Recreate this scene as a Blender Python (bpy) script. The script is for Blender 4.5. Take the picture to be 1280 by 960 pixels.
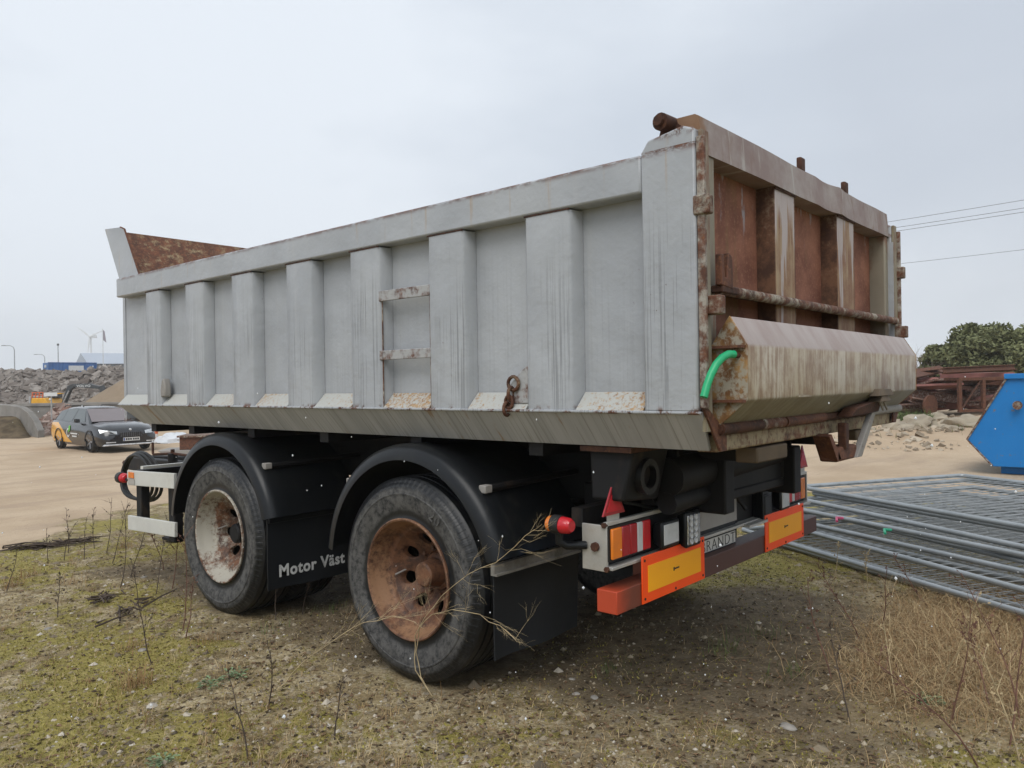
import bpy, math, random
import numpy as np
from mathutils import Vector, noise as mnoise
R = math.radians
random.seed(7)
scene = bpy.context.scene
for o in list(bpy.data.objects): bpy.data.objects.remove(o, do_unlink=True)

# ------------------------------------------------------------------ camera
CAM = Vector((-3.8408, -1.3237, 1.4864))
YAW, PIT, ROL, FPX = 0.7146, -0.0005, -0.0155, 973.0
cF = Vector((math.cos(YAW)*math.cos(PIT), math.sin(YAW)*math.cos(PIT), math.sin(PIT)))
_r = Vector((math.sin(YAW), -math.cos(YAW), 0)); _u = _r.cross(cF)
cR = _r*math.cos(ROL) + _u*math.sin(ROL); cU = -_r*math.sin(ROL) + _u*math.cos(ROL)
cd = bpy.data.cameras.new('camera'); cam = bpy.data.objects.new('camera', cd)
scene.collection.objects.link(cam); scene.camera = cam
cd.sensor_width = 36; cd.lens = 36*FPX/1280; cd.clip_start = .05; cd.clip_end = 9000
from mathutils import Matrix
cam.matrix_world = Matrix(((cR.x, cU.x, -cF.x, CAM.x), (cR.y, cU.y, -cF.y, CAM.y), (cR.z, cU.z, -cF.z, CAM.z), (0, 0, 0, 1)))
scene.render.resolution_x = 1024; scene.render.resolution_y = 768

# ------------------------------------------------------------------ sky and sun
world = bpy.data.worlds.new('World'); scene.world = world; world.use_nodes = True
wn = world.node_tree; wn.nodes.clear()
def wnode(t, **k):
    n = wn.nodes.new(t)
    for a, b in k.items(): setattr(n, a, b)
    return n
SUN_EL, SUN_AZ = R(52), R(205)      # direction the light comes from, azimuth counter-clockwise from +X
wo = wnode('ShaderNodeOutputWorld'); wb = wnode('ShaderNodeBackground')
sky = wnode('ShaderNodeTexSky', sky_type='NISHITA', sun_disc=False, sun_elevation=SUN_EL, sun_rotation=R(90)-SUN_AZ, dust_density=4.0)
hs = wnode('ShaderNodeHueSaturation'); hs.inputs['Saturation'].default_value = .25; hs.inputs['Value'].default_value = .06
wn.links.new(sky.outputs[0], hs.inputs['Color'])
tc = wnode('ShaderNodeTexCoord'); mp = wnode('ShaderNodeMapping'); mp.inputs['Scale'].default_value = (1, 1, 2.6)
wn.links.new(tc.outputs['Generated'], mp.inputs[0])
nz = wnode('ShaderNodeTexNoise'); nz.inputs['Scale'].default_value = 1.5; nz.inputs['Detail'].default_value = 5; nz.inputs['Roughness'].default_value = .5
wn.links.new(mp.outputs[0], nz.inputs['Vector'])
cr = wnode('ShaderNodeValToRGB')
cr.color_ramp.elements[0].position = .34; cr.color_ramp.elements[0].color = (.52, .58, .665, 1)
cr.color_ramp.elements[1].position = .60; cr.color_ramp.elements[1].color = (.71, .765, .835, 1)
wn.links.new(nz.outputs[0], cr.inputs[0])
dpn = wnode('ShaderNodeVectorMath', operation='DOT_PRODUCT'); wn.links.new(tc.outputs['Generated'], dpn.inputs[0])
dpn.inputs[1].default_value = (cF + cR*((1260-640)/FPX) - cU*((170-480)/FPX)).normalized()
nz2 = wnode('ShaderNodeTexNoise'); nz2.inputs['Scale'].default_value = 4.5; nz2.inputs['Detail'].default_value = 6; wn.links.new(tc.outputs['Generated'], nz2.inputs['Vector'])
ad = wnode('ShaderNodeMath', operation='MULTIPLY_ADD'); wn.links.new(nz2.outputs[0], ad.inputs[0]); ad.inputs[1].default_value = .10; wn.links.new(dpn.outputs['Value'], ad.inputs[2])
mr = wnode('ShaderNodeMapRange', interpolation_type='SMOOTHSTEP'); wn.links.new(ad.outputs[0], mr.inputs[0]); mr.inputs[1].default_value = .98; mr.inputs[2].default_value = 1.06; mr.inputs[4].default_value = .75
cl = wnode('ShaderNodeMix', data_type='RGBA'); wn.links.new(mr.outputs[0], cl.inputs[0]); wn.links.new(cr.outputs[0], cl.inputs[6]); cl.inputs[7].default_value = (.47, .52, .60, 1)
mx = wnode('ShaderNodeMix', data_type='RGBA'); mx.inputs[0].default_value = .92
wn.links.new(hs.outputs[0], mx.inputs[6]); wn.links.new(cl.outputs[2], mx.inputs[7])
wn.links.new(mx.outputs[2], wb.inputs[0]); wb.inputs[1].default_value = 1.0
wn.links.new(wb.outputs[0], wo.inputs[0])
sl = bpy.data.lights.new('sun', 'SUN'); sl.energy = 1.5; sl.angle = R(38); sl.color = (1, .97, .93)
sun = bpy.data.objects.new('sun', sl); scene.collection.objects.link(sun)
sd = Vector((math.cos(SUN_EL)*math.cos(SUN_AZ), math.cos(SUN_EL)*math.sin(SUN_AZ), math.sin(SUN_EL)))
sun.rotation_euler = sd.to_track_quat('Z', 'Y').to_euler(); sun.location = (0, 0, 30)
vs = scene.view_settings; vs.view_transform = 'Standard'; vs.look = 'None'; vs.gamma = 1; vs.exposure = 0.32
scene.render.engine = 'CYCLES'
scene.cycles.max_bounces = 4; scene.cycles.diffuse_bounces = 3; scene.cycles.glossy_bounces = 2; scene.cycles.transmission_bounces = 2; scene.cycles.volume_bounces = 2; scene.cycles.caustics_reflective = False; scene.cycles.caustics_refractive = False; scene.cycles.transparent_max_bounces = 6

# ------------------------------------------------------------------ helpers
def ray(u, v): return cF + cR*((u-640)/FPX) - cU*((v-480)/FPX)
def on(ax, val, u, v):
    d = ray(u, v); i = 'xyz'.index(ax); return CAM + d*((val-CAM[i])/d[i])
def at(u, v, depth): return CAM + ray(u, v)*depth
def cw(lat, dep, z):                       # metres to the camera's right, metres ahead, height
    p = CAM + _r*lat + Vector((math.cos(YAW), math.sin(YAW), 0))*dep
    return Vector((p.x, p.y, z))
def ss(a, b, x):
    t = min(1, max(0, (x-a)/(b-a))); return t*t*(3-2*t)
def ground_z(x, y):
    z = -.55*ss(9, 24, y)
    dep = (x-CAM.x)*math.cos(YAW)+(y-CAM.y)*math.sin(YAW); lat = (x-CAM.x)*math.sin(YAW)-(y-CAM.y)*math.cos(YAW)
    if dep < 60:
        n = mnoise.noise(Vector((x*.9, y*.9, 0)))
        z += .018*n + .010*mnoise.noise(Vector((x*3.1, y*3.1, 5)))
        # rough bank in front of the scrap heap
        b = ss(5.0, 7.5, lat)*(1-ss(20, 26, lat))*ss(14.5, 17.5, dep)*(1-ss(30, 40, dep))
        if b > 0: z += b*(.36+.16*mnoise.noise(Vector((x*.55, y*.55, 9)))+.05*mnoise.noise(Vector((x*2.2, y*2.2, 9))))
    if dep < 14: z += .006*mnoise.noise(Vector((x*11, y*11, 2)))
    # keep it level under the tyres
    return z
class MB:
    def __init__(s): s.v = []; s.f = []; s.m = []; s.mi = 0
    def add(s, vs, fs):
        b = len(s.v); s.v += [tuple(p) for p in vs]; s.f += [tuple(b+i for i in f) for f in fs]; s.m += [s.mi]*len(fs); return s
    def box(s, x0, x1, y0, y1, z0, z1):
        return s.add([(x, y, z) for z in (z0, z1) for y in (y0, y1) for x in (x0, x1)], [(0, 2, 3, 1), (4, 5, 7, 6), (0, 1, 5, 4), (2, 6, 7, 3), (0, 4, 6, 2), (1, 3, 7, 5)])
    def hexa(s, p):                         # eight points: bottom loop then top loop
        return s.add(p, [(0, 3, 2, 1), (4, 5, 6, 7), (0, 1, 5, 4), (1, 2, 6, 5), (2, 3, 7, 6), (3, 0, 4, 7)])
    def prism(s, poly, ax, a, b):           # polygon in the two other axes, extruded along ax
        def P(q, t): return {'x': (t, q[0], q[1]), 'y': (q[0], t, q[1]), 'z': (q[0], q[1], t)}[ax]
        n = len(poly)
        return s.add([P(q, a) for q in poly]+[P(q, b) for q in poly], [tuple(range(n))[::-1], tuple(range(n, 2*n))]+[(i, (i+1) % n, n+(i+1) % n, n+i) for i in range(n)])
    def tube(s, pts, r, n=8, caps=True):
        pts = [Vector(p) for p in pts]; rs = r if isinstance(r, (list, tuple)) else [r]*len(pts)
        vs = []; fs = []; prev = None
        for i, p in enumerate(pts):
            t = (pts[min(i+1, len(pts)-1)]-pts[max(i-1, 0)]).normalized()
            if prev is None:
                a = Vector((0, 0, 1)) if abs(t.z) < .9 else Vector((1, 0, 0)); u = t.cross(a).normalized()
            else: u = (prev - t*prev.dot(t)).normalized()
            w = t.cross(u); prev = u
            for k in range(n):
                an = 2*math.pi*k/n; vs.append(p+(u*math.cos(an)+w*math.sin(an))*rs[i])
        for i in range(len(pts)-1):
            for k in range(n): fs.append((i*n+k, i*n+(k+1) % n, (i+1)*n+(k+1) % n, (i+1)*n+k))
        if caps: fs.append(tuple(range(n))[::-1]); fs.append(tuple((len(pts)-1)*n+k for k in range(n)))
        return s.add(vs, fs)
    def lathe(s, prof, n=48, ax='x', a0=0, a1=2*math.pi, c=(0, 0, 0), closed=False):   # profile (along axis, radius)
        full = abs(a1-a0-2*math.pi) < 1e-6; m = n if full else n+1; k = len(prof); vs = []; fs = []
        for i in range(m):
            a = a0+(a1-a0)*i/n
            for t, r in prof:
                q = (t, r*math.cos(a), r*math.sin(a))
                if ax == 'y': q = (q[1], q[0], q[2])
                if ax == 'z': q = (q[1], q[2], q[0])
                vs.append((q[0]+c[0], q[1]+c[1], q[2]+c[2]))
        for i in range(n):
            j = (i+1) % m
            for e in range(k if closed else k-1):
                g = (e+1) % k; fs.append((i*k+e, j*k+e, j*k+g, i*k+g))
        return s.add(vs, fs)
    def build(s, name, mat, parent=None, smooth=None, bevel=0, loc=None, seg=2):
        me = bpy.data.meshes.new(name); me.from_pydata(s.v, [], s.f)
        for m_ in (mat if isinstance(mat, (list, tuple)) else [mat]): me.materials.append(m_)
        if any(s.m): me.polygons.foreach_set('material_index', s.m)
        me.update()
        return link(name, me, parent, smooth, bevel, loc, seg)
def link(name, me, parent=None, smooth=None, bevel=0, loc=None, seg=2):
    if smooth is not None:
        me.polygons.foreach_set('use_smooth', [True]*len(me.polygons)); me.set_sharp_from_angle(angle=R(smooth))
    o = bpy.data.objects.new(name, me); scene.collection.objects.link(o)
    if parent: o.parent = parent
    if loc is not None: o.location = loc
    if bevel:
        b = o.modifiers.new('bevel', 'BEVEL'); b.width = bevel; b.segments = seg; b.limit_method = 'ANGLE'; b.angle_limit = R(35); b.harden_normals = False
        me.polygons.foreach_set('use_smooth', [True]*len(me.polygons)); me.set_sharp_from_angle(angle=R(50))
    return o
def tag(o, label=None, cat=None, group=None, kind=None):
    for k, v in (('label', label), ('category', cat), ('group', group), ('kind', kind)):
        if v: o[k] = v
    return o
def empty(name, loc=(0, 0, 0), rz=0):
    o = bpy.data.objects.new(name, None); scene.collection.objects.link(o); o.location = loc; o.rotation_euler.z = rz; o.empty_display_size = .2; return o
def copy_tree(o, parent=None):
    c = o.copy(); scene.collection.objects.link(c)
    if parent: c.parent = parent
    for ch in list(o.children): copy_tree(ch, c)
    return c
def text_mesh(body, size, bold=0, extr=.0005):
    cu = bpy.data.curves.new('t', 'FONT'); cu.body = body; cu.size = size; cu.extrude = extr; cu.offset = bold; cu.resolution_u = 3; cu.space_character = 1.10
    o = bpy.data.objects.new('t', cu); scene.collection.objects.link(o)
    me = bpy.data.meshes.new_from_object(o.evaluated_get(bpy.context.evaluated_depsgraph_get()))
    bpy.data.objects.remove(o, do_unlink=True); return me
# ------------------------------------------------------------------ materials
class NT:
    def __init__(s, name):
        s.mat = bpy.data.materials.new(name); s.mat.use_nodes = True; s.t = s.mat.node_tree
        s.b = s.t.nodes['Principled BSDF']; s._c = {}
    def n(s, t, **k):
        q = s.t.nodes.new(t)
        for a, b in k.items(): setattr(q, a, b)
        return q
    def put(s, sock, val):
        if isinstance(val, bpy.types.NodeSocket): s.t.links.new(val, sock)
        elif isinstance(val, (tuple, list)) and len(val) == 3 and sock.type == 'RGBA': sock.default_value = (*val, 1)
        else: sock.default_value = val
    def co(s, scale=(1, 1, 1), src='Object'):
        if src not in s._c: s._c[src] = s.n('ShaderNodeTexCoord').outputs[src] if src != 'Position' else s.n('ShaderNodeNewGeometry').outputs['Position']
        if scale == (1, 1, 1): return s._c[src]
        m = s.n('ShaderNodeVectorMath', operation='MULTIPLY'); s.put(m.inputs[0], s._c[src]); m.inputs[1].default_value = scale; return m.outputs[0]
    def noise(s, scale, detail=4, vec=None, rough=.55, dist=0):
        q = s.n('ShaderNodeTexNoise'); s.put(q.inputs['Vector'], vec if vec is not None else s.co()); q.inputs['Scale'].default_value = scale
        q.inputs['Detail'].default_value = detail; q.inputs['Roughness'].default_value = rough; q.inputs['Distortion'].default_value = dist; return q.outputs[0]
    def voro(s, scale, vec=None, out='Distance', feat='F1'):
        q = s.n('ShaderNodeTexVoronoi', feature=feat); s.put(q.inputs['Vector'], vec if vec is not None else s.co()); q.inputs['Scale'].default_value = scale; return q.outputs[out]
    def step(s, x, a, b):
        q = s.n('ShaderNodeMapRange', interpolation_type='SMOOTHSTEP'); s.put(q.inputs[0], x); q.inputs[1].default_value = a; q.inputs[2].default_value = b; return q.outputs[0]
    def math(s, op, a, b=0):
        q = s.n('ShaderNodeMath', operation=op); s.put(q.inputs[0], a); s.put(q.inputs[1], b); return q.outputs[0]
    def mul(s, a, b): return s.math('MULTIPLY', a, b)
    def mix(s, f, a, b, blend='MIX'):
        q = s.n('ShaderNodeMix', data_type='RGBA', blend_type=blend); s.put(q.inputs[0], f); s.put(q.inputs[6], a); s.put(q.inputs[7], b); return q.outputs[2]
    def xyz(s, src='Object'):
        q = s.n('ShaderNodeSeparateXYZ'); s.put(q.inputs[0], s.co(src=src)); return q.outputs
    def attr(s, name): return s.n('ShaderNodeAttribute', attribute_name=name).outputs['Fac']
    def bump(s, h, strength=.3, dist=.01):
        q = s.n('ShaderNodeBump'); s.put(q.inputs['Height'], h); q.inputs['Strength'].default_value = strength; q.inputs['Distance'].default_value = dist
        s.t.links.new(q.outputs[0], s.b.inputs['Normal'])
    def set(s, col=None, rough=None, metal=None, spec=None, **k):
        for nm, v in (('Base Color', col), ('Roughness', rough), ('Metallic', metal), ('Specular IOR Level', spec)):
            if v is not None: s.put(s.b.inputs[nm], v)
        for a, b in k.items(): s.put(s.b.inputs[a.replace('_', ' ')], b)
        return s.mat
def plain(name, col, rough=.6, metal=0, var=.25, scale=9, bump=.1, spec=.5, dirt=None, dirt_amt=.5):
    t = NT(name); a = t.noise(scale, 5); c = t.mix(t.step(a, .3, .7), tuple(x*(1-var) for x in col), tuple(min(1, x*(1+var)) for x in col))
    if dirt: c = t.mix(t.mul(t.step(t.noise(scale*.5, 6, rough=.7), .45, .72), dirt_amt), c, dirt)
    if bump: t.bump(t.noise(scale*6, 4), bump, .004)
    return t.set(c, t.math('ADD', t.mul(a, .3), rough-.15), metal, spec)
RUST = [(.235, .105, .05), (.135, .056, .033), (.065, .032, .023), (.38, .20, .09)]
def rust_col(t, sc=10):
    a = t.noise(sc, 6, rough=.65); b = t.noise(sc*4.3, 5, rough=.7)
    c = t.mix(t.step(a, .32, .66), RUST[2], RUST[1]); return t.mix(t.mul(t.step(b, .5, .7), .75), c, RUST[0])
def body_paint():
    t = NT('weathered_grey_paint'); X = t.xyz(); z = X[2]
    big = t.noise(1.7, 4); c = t.mix(t.step(big, .3, .7), (.335, .352, .374), (.395, .412, .430))
    st = t.noise(1, 4, t.co((2.0, 105, 1.0)), .6, .12)            # run-off streaks down the plates
    low = t.math('SUBTRACT', 1, t.step(z, 1.75, 2.30))
    patch = t.step(t.noise(3.2, 3, t.co((1, 1, .5))), .36, .58)
    rib = t.math('SUBTRACT', 1, t.step(X[0], -1.272, -1.262)); m1 = t.mul(t.mul(t.step(st, .535, .575), t.mul(low, patch)), t.math('ADD', .15, t.mul(rib, .62))); c = t.mix(m1, c, (.215, .225, .235))
    st2 = t.noise(1, 4, t.co((2.0, 27, .6)), .6, .3); c = t.mix(t.mul(t.step(st2, .56, .75), .25), c, (.44, .445, .445))
    gr = t.mul(t.step(t.noise(.9, 5, rough=.65), .5, .75), .3); c = t.mix(gr, c, (.305, .315, .32))
    sp = t.step(t.noise(42, 4, rough=.75), .685, .735); big2 = t.step(t.noise(2.6, 3), .47, .62); rs = t.mul(sp, big2)
    edge = t.mul(t.mul(t.step(z, 2.318, 2.349), t.math('LESS_THAN', z, 2.353)), t.step(t.noise(1, 6, t.co((9, 11, 30)), .75), .37, .56))
    run = t.mul(t.mul(t.step(t.noise(1, 4, t.co((3, 26, 1.5)), .6), .60, .72), t.step(z, 2.14, 2.34)), .55)
    edge2 = t.mul(t.math('SUBTRACT', 1, t.step(z, 1.372, 1.40)), t.step(t.noise(1, 5, t.co((9, 14, 14)), .7), .50, .60))
    cap = t.mul(t.mul(t.step(z, 2.372, 2.41), t.math('LESS_THAN', X[1], .3)), t.step(t.noise(30, 6, rough=.75), .44, .56))
    m = t.math('MAXIMUM', t.math('MAXIMUM', rs, edge), t.math('MAXIMUM', edge2, cap))
    c = t.mix(run, c, (.37, .26, .15)); c = t.mix(m, c, rust_col(t, 22))
    t.bump(t.math('ADD', t.mul(t.noise(2.3, 2), 2.6), t.math('ADD', t.mul(t.noise(7, 3), 1.0), t.mul(t.noise(60, 3), .15))), .45, .016)
    return t.set(c, t.math('ADD', .36, t.mul(m1, .5)), 0, .45)
def sill_paint():
    t = NT('rust_stained_ledge'); a = t.noise(48, 7, rough=.78); b = t.noise(1.3, 3); X = t.xyz()
    amt = t.mul(t.step(t.math('ADD', a, t.mul(t.math('SUBTRACT', b, .5), .5)), .46, .60), t.math('SUBTRACT', 1, t.step(X[1], 1.8, 4.6)))
    c = t.mix(amt, (.42, .425, .40), t.mix(t.step(t.noise(60, 4), .4, .65), (.40, .26, .13), (.24, .13, .065)))
    return t.set(c, .6, 0, .3)
def skirt_paint():
    t = NT('grimy_grey_skirt'); st = t.noise(1, 5, t.co((1.5, 70, 1.5)), .6, .2); a = t.noise(1, 4, t.co((1, 9, 1)), .6)
    c = t.mix(t.step(a, .3, .7), (.35, .355, .365), (.45, .455, .465)); c = t.mix(t.mul(t.step(st, .5, .66), .6), c, (.20, .195, .175))
    c = t.mix(t.mul(t.step(t.noise(1, 5, t.co((2, 11, 2)), .65), .60, .70), .75), c, (.27, .17, .085)); return t.set(c, .5, 0, .4)
def gate_paint(name, pale, amt, grime=(.22, .17, .08)):
    t = NT(name); X = t.xyz(); st = t.noise(1, 6, t.co((17, 5, 1.4)), .66, .35); a = t.noise(3.0, 5, rough=.65)
    r = rust_col(t, 9); r = t.mix(.35, r, (.30, .15, .085))
    v = t.math('ADD', t.mul(st, .6), t.mul(a, .4))
    c = t.mix(t.step(t.noise(1, 4, t.co((5, 2, 1)), .6), .35, .65), pale, tuple(x*.72 for x in pale))
    c = t.mix(t.mul(t.step(t.noise(1, 5, t.co((30, 4, 1.8)), .6), .5, .68), .55), c, grime)
    c = t.mix(t.step(v, .56-amt, .68-amt), c, r); t.bump(t.noise(35, 5), .35, .004)
    return t.set(c, .62, 0, .35)
def rib_front():
    t = NT('tan_rust_rib_face'); X = t.xyz(); st = t.noise(1, 6, t.co((26, 4, 1.6)), .68, .6); a = t.noise(6, 6, rough=.7)
    c = t.mix(t.step(a, .35, .65), (.30, .20, .115), (.21, .105, .06)); c = t.mix(t.mul(t.step(st, .5, .66), .6), c, (.40, .32, .21))
    pk = t.mul(t.step(t.math('ADD', t.noise(1, 5, t.co((13, 3, 1.1)), .6, .4), t.mul(t.math('SUBTRACT', X[2], 2.1), .32)), .50, .58), .85); c = t.mix(pk, c, t.mix(a, (.40, .345, .355), (.46, .43, .42)))
    t.bump(t.noise(40, 5), .35, .003); return t.set(c, .65, 0, .3)
def rib_side():
    t = NT('dark_rust_rib_side'); X = t.xyz(); a = t.noise(9, 7, rough=.75); c = t.mix(t.step(a, .38, .62), (.075, .040, .028), (.17, .088, .052))
    c = t.mix(t.mul(t.step(t.math('ADD', a, t.mul(t.math('SUBTRACT', X[2], 2.1), .5)), .56, .72), .7), c, (.30, .27, .20)); t.bump(a, .3, .004); return t.set(c, .75, 0, .25)
def beam_top():
    t = NT('stained_top_beam_paint'); X = t.xyz(); a = t.noise(3.2, 6, rough=.65); b = t.noise(1, 6, t.co((8, 4, 2.2)), .65, .8)
    c = t.mix(t.step(a, .36, .64), (.225, .165, .15), (.32, .28, .26)); c = t.mix(t.mul(t.step(b, .55, .70), .75), c, (.19, .115, .085)); c = t.mix(t.mul(t.step(t.noise(1, 5, t.co((15, 4, 2)), .6, .5), .60, .68), .6), c, (.42, .405, .375))
    lf = t.math('SUBTRACT', 1, t.step(t.math('ADD', X[0], t.mul(t.math('SUBTRACT', a, .5), .3)), -1.18, -1.11)); c = t.mix(t.mul(lf, .85), c, (.23, .125, .06)); t.bump(t.noise(9, 5), .3, .012); return t.set(c, .6, 0, .35)
def gate_panel():
    t = NT('rust_brown_gate_panel'); a = t.noise(5, 6, rough=.6); b = t.noise(60, 4, rough=.7); X = t.xyz()
    c = t.mix(t.step(a, .3, .68), (.155, .062, .042), (.30, .135, .088)); c = t.mix(t.mul(t.step(b, .52, .68), .55), c, (.38, .20, .13))
    fl = t.mul(t.step(t.noise(1, 5, t.co((16, 3, 3.6)), .65), .60, .66), t.step(X[2], 2.06, 2.22)); c = t.mix(t.mul(fl, .8), c, (.34, .34, .37))
    c = t.mix(t.mul(t.step(t.noise(1, 4, t.co((7, 2, 1)), .6), .54, .7), .5), c, (.17, .12, .05)); t.bump(b, .3, .003); return t.set(c, .78, 0, .25)
def chute_face():
    t = NT('streaked_chute_plate'); X = t.xyz(); st = t.math('ADD', t.mul(t.noise(1, 7, t.co((22, 3, 2.2)), .72, .9), .6), t.mul(t.noise(7, 5, rough=.7), .4)); a = t.noise(1, 4, t.co((6, 2, 1)), .6); z = X[2]
    c = t.mix(t.step(a, .3, .7), (.37, .31, .215), (.44, .39, .31)); c = t.mix(t.mul(t.step(st, .43, .60), .85), c, (.185, .105, .052))
    c = t.mix(t.mul(t.step(t.noise(1, 5, t.co((55, 3, 3)), .65, .5), .57, .72), .4), c, (.47, .44, .38))
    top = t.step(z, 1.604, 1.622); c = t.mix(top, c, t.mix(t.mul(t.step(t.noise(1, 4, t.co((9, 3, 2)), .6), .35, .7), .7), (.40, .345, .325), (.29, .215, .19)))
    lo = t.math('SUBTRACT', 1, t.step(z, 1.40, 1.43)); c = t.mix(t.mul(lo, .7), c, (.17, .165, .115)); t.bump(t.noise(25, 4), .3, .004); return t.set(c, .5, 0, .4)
def chute_end():
    t = NT('rust_speckled_end_plate'); a = t.noise(30, 6, rough=.75); b = t.noise(4, 4); X = t.xyz()
    c = t.mix(t.step(t.math('ADD', a, t.mul(t.math('SUBTRACT', b, .5), .5)), .35, .50), (.33, .30, .24), t.mix(t.step(t.noise(12, 4), .4, .6), (.32, .185, .07), (.16, .075, .03)))
    return t.set(c, .7, 0, .3)
def rusty(name, k=1.0, pale=None, amt=.3, rough=.75):
    t = NT(name); c = rust_col(t, 14)
    c = t.mix(1.0, c, (k, k, k), 'MULTIPLY')
    if pale: c = t.mix(t.mul(t.step(t.noise(15, 8, rough=.76), .60-amt, .82-amt), .9), c, pale)
    t.bump(t.noise(40, 5), .4, .004); return t.set(c, rough, 0, .3)
def rubber():
    t = NT('worn_tyre_rubber'); X = t.xyz(); rr = t.math('SQRT', t.math('ADD', t.mul(X[1], X[1]), t.mul(X[2], X[2])))
    a = t.noise(9, 5, rough=.65); ed = t.math('ADD', rr, t.mul(t.math('SUBTRACT', t.noise(18, 5, rough=.7), .5), .05))
    dust = t.mul(t.step(ed, .335, .36), t.math('SUBTRACT', 1, t.step(ed, .445, .475)))
    c = t.mix(t.mul(dust, t.step(t.noise(30, 6, rough=.75), .30, .62)), (.010, .011, .0125), (.10, .097, .092))
    c = t.mix(t.mul(t.step(t.noise(5, 5, rough=.7), .5, .68), .45), c, (.05, .048, .043))
    an = t.noise(1, 4, t.co((8, 30, 6)), .6); c = t.mix(t.mul(t.step(an, .55, .7), .4), c, (.015, .016, .018))
    an2 = t.math('SINE', t.mul(t.math('ARCTAN2', X[1], X[2]), 84)); sh_ = t.mul(t.step(rr, .455, .468), t.math('SUBTRACT', 1, t.step(rr, .50, .505)))
    t.bump(t.math('ADD', t.mul(t.noise(70, 5, rough=.7), .5), t.mul(t.mul(t.step(an2, -.2, .3), sh_), .7)), .5, .004); return t.set(c, t.math('ADD', .38, t.mul(dust, .35)), 0, .4)
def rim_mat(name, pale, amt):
    t = NT(name); a = t.noise(34, 8, rough=.8); b = t.noise(5, 3); X = t.xyz(); rr = t.math('SQRT', t.math('ADD', t.mul(X[1], X[1]), t.mul(X[2], X[2]))); shade_rust = t.math('ADD', t.mul(t.step(X[0], .06, .12), .20), t.mul(t.step(rr, .288, .300), .16)); f = t.step(t.math('ADD', t.math('ADD', a, shade_rust), t.mul(t.math('SUBTRACT', b, .5), .6)), .54-amt, .80-amt)  # disc rust deepened to paint in the dish's shade; lip gets plain rust
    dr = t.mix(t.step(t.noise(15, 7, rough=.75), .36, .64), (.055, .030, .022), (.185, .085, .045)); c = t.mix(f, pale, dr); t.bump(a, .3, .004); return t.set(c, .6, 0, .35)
def black_plastic(name, base=(.010, .0115, .0135), dust=(.055, .053, .047), rough=.27, amt=.7):
    t = NT(name); a = t.noise(3.0, 6, rough=.68); b = t.step(t.noise(1, 5, t.co((5, 5, 2)), .7), .5, .68)
    c = t.mix(t.mul(t.mul(t.step(a, .42, .7), b), amt), base, dust); t.bump(t.noise(14, 4), .12, .008)
    return t.set(c, t.math('ADD', rough-.05, t.mul(a, .25)), 0, .30)
def beam_paint():
    t = NT('worn_red_bumper_paint'); X = t.xyz(); a = t.noise(6, 5)
    k = t.math('ADD', X[0], t.mul(t.math('SUBTRACT', a, .5), .15)); st = t.noise(1, 5, t.co((40, 5, 3)), .6)
    c = t.mix(t.step(k, -1.165, -1.02), (.46, .062, .024), (.155, .042, .024)); c = t.mix(t.step(k, -.9, -.5), c, (.088, .040, .034))
    c = t.mix(t.mul(t.step(st, .55, .7), .4), c, (.10, .05, .035)); return t.set(c, .5, 0, .4)
def lens(name, col, rough=.18):
    t = NT(name); w = t.n('ShaderNodeTexWave'); w.inputs['Scale'].default_value = 45; t.put(w.inputs[0], t.co()); t.bump(w.outputs[0], .25, .002)
    c = t.mix(t.mul(t.step(t.noise(14, 5), .45, .75), .35), col, tuple(x*.5+.03 for x in col)); return t.set(c, rough, 0, .6)
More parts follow.
